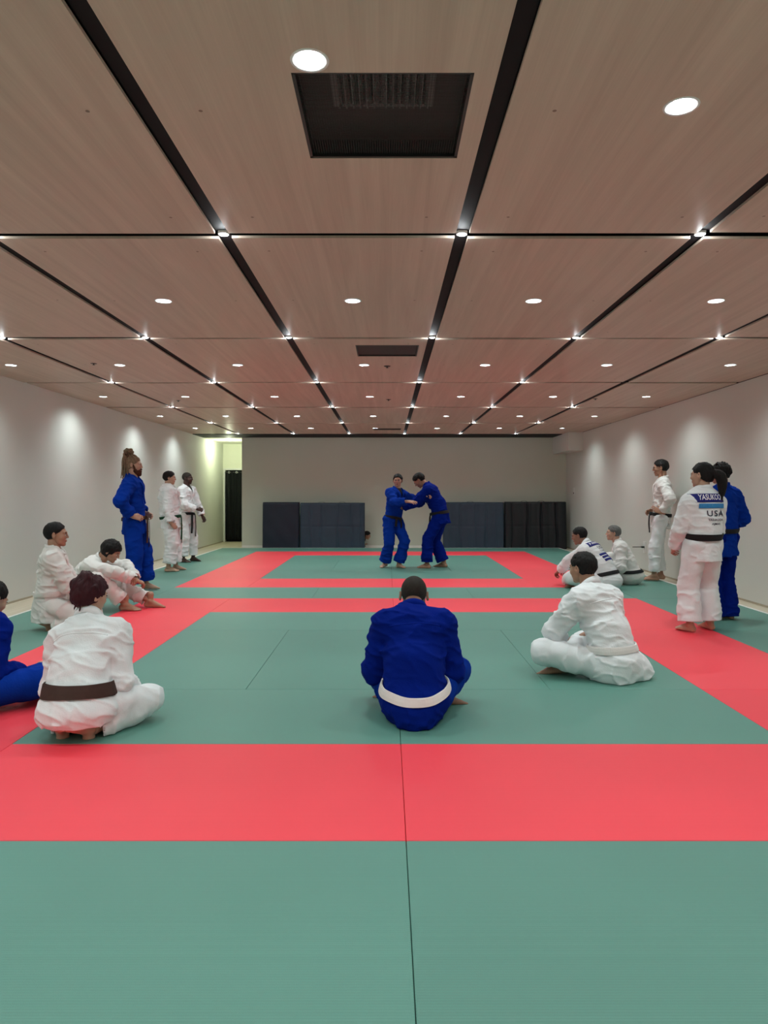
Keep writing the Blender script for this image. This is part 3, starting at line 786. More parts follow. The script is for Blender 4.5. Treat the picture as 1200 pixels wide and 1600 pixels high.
def dreads_geo():
    rs = random.Random(12); V_ = []; F_ = []
    tie = V(0.0, -0.075, 0.135)
    def addt(pts, r, tp):
        v, f, c = tube(crom(pts, 4), r, 6, tp); n = len(V_); V_.extend([tuple(x) for x in v]); F_.extend([tuple(i+n for i in q) for q in f+c])
    for i in range(26):                                   # roots running up the scalp to the tie
        a = rs.uniform(0, 2*math.pi); e = rs.uniform(-0.25, 0.9)
        d = V(math.cos(a)*math.cos(e), math.sin(a)*math.cos(e), math.sin(e))
        if d[1] > 0.35 and d[2] < 0.45: continue
        p = V(0,-0.014,0.03)+d*V(0.080,0.098,0.088); m_ = V(0,-0.02,0.03)+nrm(d+V(0,-0.5,1.0))*V(0.092,0.105,0.105)
        addt([p, (p+m_)/2*1.04, m_, tie+V(rs.uniform(-.02,.02), rs.uniform(-.02,.02), 0)], 0.010, 1.0)
    for i in range(22):                                   # knot on the crown
        a = rs.uniform(0, 6.28); p = tie+V(math.cos(a)*.028, math.sin(a)*.028, rs.uniform(-.01,.01)); b = a+rs.uniform(1, 2)
        addt([p, p+V(math.cos(a)*.03, math.sin(a)*.03, .035), tie+V(math.cos(b)*.04, math.sin(b)*.04, rs.uniform(.045,.075)), tie+V(math.cos(b+1)*.04, math.sin(b+1)*.045, rs.uniform(0,.03))], 0.0095, 0.8)
    for i in range(34):                                   # locks hanging down behind
        x = rs.uniform(-.07, .07); yy = rs.uniform(-.15, -.075)+abs(x)*0.6; L = rs.uniform(0.13, 0.26)
        addt([tie+V(x*.3,-.01,.02), tie+V(x*.7,-.05,.0), V(x,yy-.015+rs.uniform(-.012,.012),.05), V(x*1.1,yy-.01+rs.uniform(-.018,.012),.05-L*.5), V(x*1.15+rs.uniform(-.03,.03), yy+rs.uniform(-.035,.03), .05-L)], rs.uniform(.009,.0135), 0.6)
    return np.array(V_), F_

def hand_geo(curl, spread=1.0, thumb=0.5):
    """right hand: origin at the wrist, x along the fingers, z out of the back of the hand, thumb on +y"""
    f = Field()
    f.cap((-0.03,0,0), (0.012,0,0), 0.0245, 0.025, k=0, flat=((0,0,1), 0.75))
    for y, x in ((0.028,0.092), (0.009,0.097), (-0.011,0.093), (-0.029,0.083)):
        f.cap((0.015,y*0.55,0), (x,y,0), 0.0165, 0.0120, k=0.014)
    f.cap((0.012,0.016,-0.006), (0.045,0.032,-0.012), 0.016, 0.014, k=0.014)
    for n_, (y, x, L, r) in enumerate(((0.029,0.093,0.072,0.0088), (0.0095,0.098,0.080,0.0090), (-0.0115,0.094,0.075,0.0086), (-0.030,0.084,0.058,0.0076))):
        p = V(x, y, 0); a = 0; sp = (y*1.8)*spread*(1-min(1, curl*1.2))+(0.02 if n_ == 0 else 0)
        for j, (fr, cu) in enumerate(((0.46, 1.05), (0.30, 1.45), (0.24, 0.9))):
            a += cu*(curl+0.04*n_); d = V(math.cos(a)*math.cos(sp), math.sin(sp)*math.cos(a), -math.sin(a)); q = p+d*L*fr
            f.cap(p, q, r*(1-0.08*j), r*(1-0.08*(j+1)), k=0.0035 if j else 0.006); p = q
    d = nrm((0.62, 0.72-0.35*thumb, -0.25-0.5*thumb)); p = V(0.040,0.033,-0.010); q = p+d*0.040; f.cap(p, q, 0.0125, 0.0105, k=0.008)
    d2 = nrm(d+V(0.5, -0.35*thumb-0.1, -0.1)); f.cap(q, q+d2*0.030, 0.0100, 0.0082, k=0.004)
    return f.mesh(0.0042)

def foot_geo():
    """right foot: origin at the ankle, x towards the toes, z up, big toe on +y; the sole is at z = -0.075"""
    f = Field()
    f.cap((0,0,0.07), (-0.003,0,0), 0.036, 0.034, k=0)
    f.cap((-0.01,0,-0.01), (-0.040,0,-0.045), 0.030, 0.029, k=0.02)
    f.cap((0.005,0,-0.012), (0.095,0.008,-0.046), 0.033, 0.024, k=0.02)
    f.cap((-0.03,0,-0.052), (0.13,0.020,-0.056), 0.024, 0.020, k=0.02)
    f.cap((-0.03,-0.008,-0.055), (0.115,-0.025,-0.058), 0.022, 0.017, k=0.02)
    f.ell((0.0,0.033,0.0), (0.012,0.010,0.012), k=0.015); f.ell((-0.003,-0.032,-0.008), (0.012,0.010,0.012), k=0.015)
    for y, x0, x1, r in ((0.030,0.125,0.168,0.0125), (0.009,0.125,0.166,0.0085), (-0.008,0.120,0.157,0.008), (-0.023,0.115,0.146,0.0078), (-0.037,0.105,0.132,0.0075)):
        f.cap((x0,y*0.9,-0.055), (x1,y,-0.064), r*1.1, r, k=0.006)
    f.plane((0,0,-1), (0,0,-0.075), 0.006)
    return f.mesh(0.0048)
_geo = {}
def cached(key, fn):
    if key not in _geo: _geo[key] = fn()
    return _geo[key]
def place(geo, O, R, sc=1.0, mirror=False):
    v, f = geo
    v = v*sc
    if mirror: v = v*np.array([1,-1,1]); f = f[:, ::-1] if isinstance(f, np.ndarray) else [q[::-1] for q in f]
    return v@np.asarray(R)+V(O), f

def person(X, Y, yaw, label, group, pose, gi='gi_white', pants=None, belt='belt_black', skin='skin_tan', hair=('short', 'hair_black'), H=1.72, girth=1.0, near=False, **kw):
    q = H/1.72; g = girth*q
    root = empty('person', (X, Y, 0), math.radians(yaw), label, 'person', group)
    rad = math.radians
    P = dict(pel=(0,0,0.53*H), p1=0, p2=0, p3=8, roll=0, tw=0, hd=(0,0,0), kL=(-0.1,1,0), kR=(0.1,1,0), eL=(-1,-0.6,-0.3), eR=(1,-0.6,-0.3), skirt=None, sit=False)
    P.update(pose)
    dirv = lambda p, r: nrm((math.sin(rad(r)), math.sin(rad(p)), math.cos(rad(p))*math.cos(rad(r))))
    pel = V(P['pel']); T = 0.285*H
    waist = pel+dirv(P['p1'], P['roll'])*T*0.40; chest = waist+dirv(P['p2'], P['roll'])*T*0.60
    neckb = chest+dirv((P['p2']+P['p3'])/2, P['roll'])*0.040*H; head = neckb+dirv(P['p3'], P.get('nroll', P['roll']*0.3))*0.092*H
    lat = nrm((math.cos(rad(P['tw'])), math.sin(rad(P['tw'])), 0)); up = dirv(P['p2'], P['roll']); lat = nrm(lat-up*(lat@up)); fwd = np.cross(up, lat)
    lat0 = V(1., 0, 0); up0 = dirv(P['p1'], P['roll']); lat0 = nrm(lat0-up0*(lat0@up0)); fwd0 = np.cross(up0, lat0)
    sh = {}; el = {}; wr = {}; hip = {}; kn = {}; an = {}
    ua, fa, th, sn = 0.172*H, 0.150*H, 0.245*H, 0.240*H
    for s, n in ((-1, 'L'), (1, 'R')):
        sh[n] = chest+lat*s*0.098*H*P.get('shw', 1.0)-up*0.012*H+fwd*P.get('shf', 0.0)+V(0,0,P.get('shz'+n, 0.0))
        el[n], wr[n] = ik(sh[n], P['w'+n], ua, fa, P['e'+n])
        hip[n] = pel+lat0*s*0.052*H-up0*0.005
        kn[n], an[n] = ik(hip[n], P['a'+n], th, sn, P['k'+n])
        if 'kn'+n in P: kn[n] = V(P['kn'+n]); an[n] = V(P['a'+n])
    # ---------- body: one continuous figure (skin)
    b = Field()
    b.cap(pel, waist, 0.115*g, 0.105*g, k=0, flat=(fwd0, 0.75)); b.cap(waist, chest-up*0.05, 0.11*g, 0.125*g, k=0.04, flat=(fwd, 0.72))
    b.cap(sh['L'], sh['R'], 0.045*g, k=0.05); b.cap(chest, neckb+(head-neckb)*0.35, 0.062*q, 0.055*q, k=0.03)
    for n in 'LR':
        b.cap(sh[n], el[n], 0.047*g, 0.038*g, k=0.03); b.cap(el[n], wr[n]+(wr[n]-el[n])*0.04, 0.038*g, 0.025*q, k=0.02)
        b.cap(hip[n], kn[n], 0.078*g, 0.052*g, k=0.03); b.cap(kn[n], an[n], 0.050*g, 0.034*q, k=0.02)
    b.plane((0,0,-1), (0,0,0.004))
    parts = [b.mesh(0.010)]
    hs = q*P.get('hs', 1.0)
    hy, hp, hr = [rad(a) for a in P['hd']]      # yaw left +, pitch down +, roll
    f0 = V(-math.sin(hy)*math.cos(hp), math.cos(hy)*math.cos(hp), -math.sin(hp)); r0 = V(math.cos(hy), math.sin(hy), 0); u0 = np.cross(r0, f0)
    r1 = r0*math.cos(hr)+u0*math.sin(hr); u1 = np.cross(r1, f0)
    RH_ = np.array([r1, f0, u1])
    parts.append(place(cached('head', lambda: head_field().mesh(0.0042)), head, RH_, hs))
    nk = Field(); nk.cap(neckb-dirv(P['p2'], 0)*0.02, neckb+(head-neckb)*0.5-f0*0.012, 0.057*g, 0.053*q, k=0); nk.cap(neckb+(head-neckb)*0.5-f0*0.012, head-f0*0.02*hs-u1*0.04*hs, 0.053*q, 0.052*q, k=0.02)
    parts.append(nk.mesh(0.007))
    for s, n in ((-1, 'L'), (1, 'R')):
        if 'h'+n in P and P['h'+n] is None: continue
        hd = P.get('h'+n, None)
        fd = nrm(wr[n]-el[n]) if hd is None or hd[0] is None else nrm(hd[0]); bk = V(0,0,1) if hd is None else V(hd[1]); cu = 0.25 if hd is None else hd[2]
        x = fd; z = nrm(bk-x*(bk@x)); y = np.cross(z, x)       # right hand: thumb +y
        thumb = 0.5 if hd is None or len(hd) < 4 else hd[3]
        spread = 1.0 if hd is None or len(hd) < 5 else hd[4]
        parts.append(place(cached(('hand', cu, thumb, spread), lambda: hand_geo(cu, spread, thumb)), wr[n], np.array([x, y, z]), q*P.get('hands', 1.0), mirror=(s < 0)))
        ft = P.get('f'+n, ((0.12*s, 1, 0), (0,0,1)))
        if ft is not None:
            x = nrm(ft[0]); z = V(ft[1]); z = nrm(z-x*(z@x)); y = np.cross(z, x)
            parts.append(place(cached('foot', foot_geo), an[n], np.array([x, y, z]), q, mirror=(s < 0)))
    v, f = join_geo(parts)
    v[:, 2] = np.maximum(v[:, 2], 0.001)
    mesh_obj('body', v, f, M[skin], root, True)
    # ---------- face details
    if kw.get('face', True):
        for s in (-1, 1):
            m_ = MB(); bm_ = bmesh.new(); bmesh.ops.create_uvsphere(bm_, u_segments=16, v_segments=12, radius=0.0118)
            vs = np.array([x_.co[:] for x_ in bm_.verts]); fs = [tuple(l.index for l in ff.verts) for ff in bm_.faces]; bm_.free()
            cen = [np.mean(vs[list(ff)], axis=0) for ff in fs]; mi = [1 if c[1] > 0.0100 else 0 for c in cen]
            vv = (vs+V(s*0.031,0.0800,0.003))*hs@RH_+head
            mesh_obj('eye', vv, fs, None, root, True, [M['eye_white'], M['eye_dark']], mi)
            eb = Field(); eb.cap((s*0.013,0.0935,0.021), (s*0.030,0.0905,0.0265), 0.0036, 0.0034, k=0); eb.cap((s*0.030,0.0905,0.0265), (s*0.047,0.078,0.0215), 0.0034, 0.002, k=0.003)
            vv, ff = eb.mesh(0.0025); mesh_obj('eyebrow', vv*hs@RH_+head, ff, M[hair[1]], root, True)
            lf = Field(); lf.cap((s*0.019,0.0915,0.0105), (s*0.031,0.0935,0.0125), 0.0022, k=0); lf.cap((s*0.031,0.0935,0.0125), (s*0.044,0.0855,0.008), 0.0022, k=0.002)
            vv, ff = lf.mesh(0.0022); mesh_obj('eyelash', vv*hs@RH_+head, ff, M['hair_black'], root, True)
        lp = Field(); lp.ell((0,0.0885,-0.0520), (0.0225,0.0105,0.0052), k=0); lp.ell((0,0.0875,-0.0615), (0.019,0.0105,0.0062), k=0.002); lp.cap((-0.021,0.100,-0.0565), (0.021,0.100,-0.0565), 0.0016, k=0.002, op='-')
        vv, ff = lp.mesh(0.0025); mesh_obj('lips', vv*hs@RH_+head, ff, M['lip'] if skin != 'skin_dark' else M['skin_dark'], root, True)
    # ---------- hair
    v, f = cached(('hair', hair[0]), lambda: hair_geo(hair[0], 1.0))
    ho = mesh_obj('hair', v*hs@RH_+head, f, M[hair[1]], root, True)
    if hair[0] == 'dreads':
        v, f = dreads_geo(); mesh_obj('dreadlock_bundle', v*hs@RH_+head, f, M['hair_dread'], ho, True)
    if hair[0] == 'fade':
        v, f = cached(('hair', 'buzz'), lambda: hair_geo('buzz', 1.0)); mesh_obj('cropped_side', v*hs@RH_+head, f, M['hair_buzz'], ho, True)
    if kw.get('beard'):
        bf = Field(); bf.ell((0,0.040,-0.075), (0.057,0.060,0.048), k=0); bf.ell((0,0.075,-0.105), (0.034,0.032,0.036), k=0.02)
        for s in (-1, 1): bf.cap((s*0.068,0.008,0.005), (s*0.056,0.035,-0.060), 0.012, 0.016, k=0.015); bf.cap((0,0.100,-0.042), (s*0.027,0.090,-0.056), 0.007, k=0.006)
        bf.ell((0,0.096,-0.057), (0.018,0.02,0.006), k=0.004, op='-'); bf.region(lambda P_: (P_[..., 2]-np.interp(P_[..., 1], [0,0.03,0.06,0.08,0.11], [0.03,-0.01,-0.034,-0.030,-0.030])), 0.004)
        bf.post = lambda P_: 0.006*((1-np.abs(vnoise(P_*np.array([90,90,40]))))*1.2-0.7)
        v, f = bf.mesh(0.004); mesh_obj('beard', v*hs@RH_+head, f, M['beard'], root, True)
    if kw.get('glasses'):
        gv, gf = [], []
        for s in (-1, 1):
            a = np.linspace(0, 2*math.pi, 20); pts = np.stack([s*0.032+0.021*np.cos(a), 0.097-0.006*np.abs(np.cos(a)*0), 0.002+0.015*np.sin(a)], 1)
            for pp in (pts, np.array([(s*0.053,0.097,0.006), (s*0.070,0.075,0.006), (s*0.080,0.03,0.005), (s*0.084,0.0,0.004)])):
                v_, f_, c_ = tube(pp, 0.0016, 6); n_ = len(gv); gv.extend(v_.tolist()); gf.extend([tuple(i+n_ for i in x_) for x_ in f_+c_])
        v_, f_, c_ = tube(np.array([(-0.011,0.098,0.004),(0,0.101,0.007),(0.011,0.098,0.004)]), 0.0016, 6); n_ = len(gv); gv.extend(v_.tolist()); gf.extend([tuple(i+n_ for i in x_) for x_ in f_+c_])
        mesh_obj('glasses', np.array(gv)*hs@RH_+head, gf, M['plastic_black'], root, True)
    # ---------- trousers
    res = 0.0072 if near else 0.0095
    F1 = kw.get('fold', 0.010)
    tr = Field(); legs = P.get('legw', 1.0)
    ends = []
    for s, n in ((-1, 'L'), (1, 'R')):
        e = an[n]+(kn[n]-an[n])*P.get('hem', 0.13)
        tr.cap(hip[n], kn[n], 0.098*g*legs, 0.082*g*legs, k=0.015, fold=(F1, 8, 6, s+3)); tr.cap(kn[n], e+(an[n]-kn[n])*0.05, 0.080*g*legs, 0.083*g*legs*P.get('flare', 1.0), k=0.02, fold=(F1*1.1, 11, 6, s+9))
        ends.append((n, e))
    for n, e in ends:
        d = nrm(an[n]-kn[n]); tr.cyl(e, e+d*0.11, 0.10*g*P.get('flare', 1.0)); tr.cap(e-d*0.07, e+d*0.05, 0.060*g, 0.073*g*P.get('flare', 1.0), k=0.004, op='-')
    tr.cap(pel-up0*0.02, waist, P.get('trp', 0.145)*g, 0.125*g, k=0.03, flat=(fwd0, 0.82))
    tr.plane((0,0,-1), (0,0,0.003))
    v, f = tr.mesh(res); v[:, 2] = np.maximum(v[:, 2], 0.003); to = mesh_obj('trousers', v, f, M[pants or gi], root, True)
    # ---------- jacket
    j = Field(); sleeve = P.get('sleeve', 0.86)
    for s, n in ((-1, 'L'), (1, 'R')):
        c = el[n]+(wr[n]-el[n])*sleeve
        j.cap(sh[n], el[n], 0.080*g, 0.070*g, k=0.015, fold=(F1, 10, 7, s+20)); j.cap(el[n], c+(wr[n]-el[n])*0.06, 0.068*g, 0.062*g, k=0.02, fold=(F1*1.1, 13, 7, s+30))
    for n in 'LR':
        c = el[n]+(wr[n]-el[n])*sleeve; d = nrm(wr[n]-el[n])
        j.cyl(c, c+d*0.10, 0.085*g); j.cap(c-d*0.06, c+d*0.05, 0.040*g, 0.053*g, k=0.004, op='-')
    dep = P.get('dep', 0.72); ns_ = len(j.ops)
    bp_ = pel+(waist-pel)*P.get('belt', 0.80)
    if P['skirt'] is not None: j.cap(pel, bp_-up0*0.03, 0.160*g, 0.142*g, k=0.02, flat=(fwd0, 0.82))
    j.cap(bp_, waist, 0.138*g, 0.144*g, k=0.015, flat=(fwd0, 0.80))
    j.cap(bp_+nrm(waist-bp_+up*0.02)*0.055, chest-up*0.07, 0.158*g, 0.168*g, k=0.03, flat=(fwd, dep), fold=(F1*1.1, 11, 5, 41))
    j.cap(sh['L']*0.86+sh['R']*0.14-up*0.005, sh['R']*0.86+sh['L']*0.14-up*0.005, 0.080*g, k=0.05)
    for n in 'LR': j.cap(neckb-up*0.015-fwd*0.01, sh[n]*0.8+chest*0.2+up*0.018, 0.060*g, 0.062*g, k=0.04)
    if P['skirt'] is None:
        d = nrm(-up0+V(0,0,-0.6)); e = pel+d*P.get('skl', 0.20)*q
        j.cap(bp_-up0*0.055, e+d*0.05, 0.150*g, 0.172*g, k=0.02, flat=(fwd0, 0.84), fold=(F1*0.9, 5, 11, 51))
        j.cyl(e, e+d*0.25, 0.30); j.cap(e-d*0.10, e+d*0.06, 0.140*g, 0.160*g, k=0.004, flat=(fwd0, 0.84), op='-')
    else:
        for sp in P['skirt']:
            if sp[0] == 'e': j.ell(V(sp[1]), V(sp[2]), k=0.04)
            else: j.cap(V(sp[1]), V(sp[2]), sp[3], sp[4], k=0.04, fold=(F1, 7, 9, 60))
    sd = (abs(X)*7.3+Y*1.9) % 13
    def post(p):
        W = p@np.array([[1,0.35,0.25],[-0.2,1,0.3],[0.3,-0.35,1]])*np.array([6,6,15])+sd
        n_ = vnoise(W)+0.5*vnoise(W*2.0+5); u_ = np.clip(1-np.abs(n_)*1.7, 0, 1); return F1*0.7*(0.25-1.3*u_*u_)
    j.post = post; tor = Field(); tor.ops = j.ops[ns_:]; tor.post = post
    j.plane((0,0,-1), (0,0,P.get('jfloor', 0.002)))
    vh = -0.165*q; vq = P.get('vopen', 0.050)*q
    def wedge(p):
        r_ = p-chest; h_ = r_@up; return np.maximum(np.maximum(np.abs(r_@lat)-vq*np.clip((h_-vh)/(0.13*q), -1, 1.3), vh-h_), -(r_@fwd))
    j.ops.append((wedge, chest-0.3, chest+0.3, '-', 0.004))
    v, f = j.mesh(res); v[:, 2] = np.maximum(v[:, 2], 0.002); jo = mesh_obj('jacket', v, f, M[gi], root, True); j.ops.pop()
    # ---------- collar (lapel band round the neck and down the chest)
    def front_pt(x, a, base=None):
        o = waist*(1-a)+chest*a+lat*x*q; t_ = cast(tor, [o], [fwd], 0.32)[0]; return o+fwd*t_
    nr = 0.070*g; side = 1
    cp = []; cn = []; nodes = [(-0.050, 0.05, None), (-0.030, 0.26, None), (0.008, 0.50, None), (0.036, 0.76, None), (0.056, 0.96, None)]
    for (x, a, _) in nodes: cp.append(front_pt(x, a)); cn.append(fwd+lat*0.1)
    Nn = neckb+(head-neckb)*0.10
    for ang, dz in ((35, -0.028), (0, -0.006), (-45, 0.012), (-90, 0.018), (-135, 0.012), (180, -0.006), (145, -0.028)):
        d = lat*math.cos(rad(ang))+fwd*math.sin(rad(ang)); cp.append(Nn+d*nr+up*dz*q-fwd*0.005); cn.append(d)
    for (x, a) in ((-0.056, 0.96), (-0.036, 0.76), (-0.008, 0.50), (0.030, 0.26), (0.050, 0.05)): cp.append(front_pt(x, a)+fwd*(-0.006)); cn.append(fwd-lat*0.1)
    pp = crom(cp, 7); nn = crom(cn, 7); nn = nn/np.linalg.norm(nn, axis=1)[:, None]; tt = np.gradient(pp, axis=0); tt /= np.linalg.norm(tt, axis=1)[:, None]
    ww = np.cross(tt, nn); ww /= np.linalg.norm(ww, axis=1)[:, None]; nn = np.cross(ww, tt)
    v, f = strip(pp, ww, nn, 0.050*q, 0.011); co = mesh_obj('collar', v, f, M[gi], jo, True)
    if kw.get('undershirt'):
        ush = Field(); ush.cap(waist, chest-up*0.05, 0.116*g, 0.131*g, k=0, flat=(fwd, 0.73)); ush.cap(sh['L']*0.8+chest*0.2, sh['R']*0.8+chest*0.2, 0.052*g, k=0.05); ush.cap(chest, neckb-up*0.01, 0.068*g, 0.062*g, k=0.03)
        v, f = ush.mesh(0.010); mesh_obj('undershirt', v, f, M['belt_black'], root, True)
    if kw.get('seam', near):
        us = np.linspace(-0.165, 0.165, 40)*q
        for nm_, uv in (('yoke_seam', np.stack([us, -0.075+0*us], 1)), ('back_seam', np.stack([0*us, np.linspace(-0.08, -0.26, 40)*q], 1)))[:1]:
            O = chest+lat*uv[:, :1]+up*uv[:, 1:2]; t_ = cast(j, O, np.repeat([-fwd], len(O), 0), 0.3, 60); pp = O-fwd*(t_-0.0005)[:, None]
            v, f = strip(pp, np.repeat([up], len(pp), 0), np.repeat([-fwd], len(pp), 0), 0.008, 0.0022); mesh_obj(nm_, v, f, M[gi], jo, True)
    # ---------- belt
    bc = pel+(waist-pel)*P.get('belt', 0.80); ax = nrm(up0+fwd0*P.get('btilt', 0.0)+lat0*P.get('broll', 0.0)); e1 = nrm(lat0-ax*(lat0@ax)); e2 = np.cross(ax, e1)
    w_b = P.get('beltw', 0.045)*q
    n_ = 80; an_ = np.linspace(0, 2*math.pi, n_, endpoint=False); D_ = e1[None]*np.cos(an_)[:, None]+e2[None]*np.sin(an_)[:, None]
    wr_ = 0.21*g
    rr = []
    for hgt in (-0.4, 0.4):
        r_ = cast(tor, np.repeat([bc+ax*w_b*hgt], n_, 0), D_, 0.30); r_ = np.minimum(r_, wr_)
        for _ in range(4): r_ = np.maximum(r_*0.985, (np.roll(r_, 1)+np.roll(r_, -1)+r_)/3)
        rr.append(r_)
    bo = None
    for lay in (0, 1):
        off = 0.005+0.005*lay; sh_ = ax*(0.006*lay)[..., None] if False else ax*0.007*lay
        A = bc-ax*w_b*0.5+D_*(rr[0]+off)[:, None]+sh_*np.sin(an_+1)[:, None]; B = bc+ax*w_b*0.5+D_*(rr[1]+off)[:, None]+sh_*np.sin(an_+1)[:, None]
        ctr = (A+B)/2; wv = B-A; wl = np.linalg.norm(wv, axis=1); wv = wv/wl[:, None]
        v, f = strip(ctr, wv, D_, w_b, 0.006, closed=True)
        if lay == 0: V0, F0 = v, f
        else: F0 = F0+[tuple(i+len(V0) for i in x_) for x_ in f]; V0 = np.concatenate([V0, v])
    bo = mesh_obj('belt', V0, F0, M[belt], root, False)
    ka = P.get('knot', 90); ki = int(round(ka/360*n_)) % n_
    kp = bc+D_[ki]*(rr[0][ki]+0.018)
    kf = Field(); Rk = frame(np.cross(ax, D_[ki]), ax); kf.box(kp, (0.030*q,0.014,0.022*q), Rk, 0.011, k=0); kf.cap(kp-Rk[0]*0.03*q+ax*0.012, kp+Rk[0]*0.03*q-ax*0.012, 0.016*q, k=0.01)
    v, f = kf.mesh(0.005); mesh_obj('knot', v, f, M[belt], bo, True)
    tl = P.get('tails', 0.26)
    if tl:
        for s in (-1, 1):
            tx = Rk[0]*s; out = D_[ki]
            fall = [kp+tx*0.02, kp+tx*0.045+out*0.012-V(0,0,0.035), kp+tx*0.055+out*0.018-V(0,0,tl*0.55), kp+tx*0.06+out*0.012-V(0,0,tl*(1.0+0.08*s))]
            if P.get('tailpts'): fall = [V(x_) for x_ in P['tailpts'][0 if s < 0 else 1]]
            pp = crom(fall, 6); tt = np.gradient(pp, axis=0); tt /= np.linalg.norm(tt, axis=1)[:, None]; nv = np.repeat([nrm(out+tx*0.3)], len(pp), 0)
            ww = np.cross(tt, nv); ww /= np.linalg.norm(ww, axis=1)[:, None]; nv = np.cross(ww, tt)
            pp[:, 2] = np.maximum(pp[:, 2], 0.012)
            v, f = strip(pp, ww, nv, w_b*0.9, 0.005); mesh_obj('belt_end', v, f, M[belt], bo, False)
    info = dict(root=root, j=tor, jo=jo, waist=waist, chest=chest, lat=lat, up=up, fwd=fwd, q=q, sh=sh, neckb=neckb, pel=pel, head=head, RH=RH_, hs=hs)
    return info

def on_back(I, UV, off=0.0):
    """(u, v) in metres on the back of the jacket (u to the wearer's right, v up from chest level) -> points just off the cloth"""
    UV = np.asarray(UV, float)
    if 'map' not in I:
        us = np.arange(-0.24, 0.245, 0.01); vs = np.arange(-0.36, 0.10, 0.01); g_ = np.array([(u, v) for v in vs for u in us])
        O = I['chest']+I['lat']*g_[:, :1]+I['up']*g_[:, 1:2]; t = cast(I['j'], O, np.repeat([-I['fwd']], len(O), 0), 0.30, 60).reshape(len(vs), len(us))
        def sh(a, d, e): return np.pad(a, 1, mode='edge')[1+d:1+d+a.shape[0], 1+e:1+e+a.shape[1]]
        t = np.max([sh(t, d, e) for d in (-1,0,1) for e in (-1,0,1)], axis=0)
        for _ in range(2): t = np.mean([sh(t, d, e) for d in (-1,0,1) for e in (-1,0,1)], axis=0)
        I['map'] = t
    t = I['map']; x = np.clip((UV[:, 0]+0.24)/0.01, 0, t.shape[1]-1.001); y = np.clip((UV[:, 1]+0.36)/0.01, 0, t.shape[0]-1.001)
    i = x.astype(int); j_ = y.astype(int); fx = x-i; fy = y-j_
    tt = (t[j_, i]*(1-fx)+t[j_, i+1]*fx)*(1-fy)+(t[j_+1, i]*(1-fx)+t[j_+1, i+1]*fx)*fy
    return I['chest']+I['lat']*UV[:, :1]+I['up']*UV[:, 1:2]-I['fwd']*(tt+off)[:, None]
def patch(I, u0, u1, v0, v1, matn, name='patch', slant=0.0):
    nu, nv = 24, 8; g_ = [(u0+(u1-u0)*a/nu, v0+(v1-v0)*b_/nv) for b_ in range(nv+1) for a in range(nu+1)]
    A = on_back(I, g_, 0.0025); B = on_back(I, g_, -0.004); n_ = len(g_); fs = []
    for b_ in range(nv):
        for a in range(nu):
            i = b_*(nu+1)+a; fs += [(i, i+1, i+nu+2, i+nu+1), (n_+i, n_+i+nu+1, n_+i+nu+2, n_+i+1)]
    rim = list(range(nu+1))+[b_*(nu+1)+nu for b_ in range(1, nv+1)]+[nv*(nu+1)+a for a in range(nu-1, -1, -1)]+[b_*(nu+1) for b_ in range(nv-1, 0, -1)]
    for k in range(len(rim)): a, b_ = rim[k], rim[(k+1) % len(rim)]; fs.append((b_, a, n_+a, n_+b_))
    return mesh_obj(name, np.concatenate([A, B]), fs, M[matn], I['jo'], True)
def lettering(I, txt, u, v, size, matn, width=None, spacing=1.0, parent=None, off=0.0025):
    c = bpy.data.curves.new('lettering', 'FONT'); c.body = txt; c.size = size; c.align_x = 'CENTER'; c.align_y = 'CENTER'; c.space_character = spacing; c.resolution_u = 3; c.offset = size*0.012
    o = bpy.data.objects.new('lettering', c); COL.objects.link(o)
    me = bpy.data.meshes.new_from_object(o.evaluated_get(bpy.context.evaluated_depsgraph_get())); bpy.data.objects.remove(o); bpy.data.curves.remove(c)
    bm_ = bmesh.new(); bm_.from_mesh(me); bmesh.ops.triangulate(bm_, faces=bm_.faces[:])
    for _ in range(2):
        long_e = [e for e in bm_.edges if e.calc_length() > 0.012]
        if long_e: bmesh.ops.subdivide_edges(bm_, edges=long_e, cuts=1); bmesh.ops.triangulate(bm_, faces=bm_.faces[:])
    vs = np.array([x.co[:] for x in bm_.verts]); fs = [tuple(l.index for l in f_.verts) for f_ in bm_.faces]; bm_.free(); bpy.data.meshes.remove(me)
    sx = 1.0 if width is None else width/max(1e-6, vs[:, 0].max()-vs[:, 0].min())
    uv = np.stack([u+vs[:, 0]*sx, v+vs[:, 1]], 1)
    return mesh_obj('lettering', on_back(I, uv, off), fs, M[matn], parent or I['jo'], False)

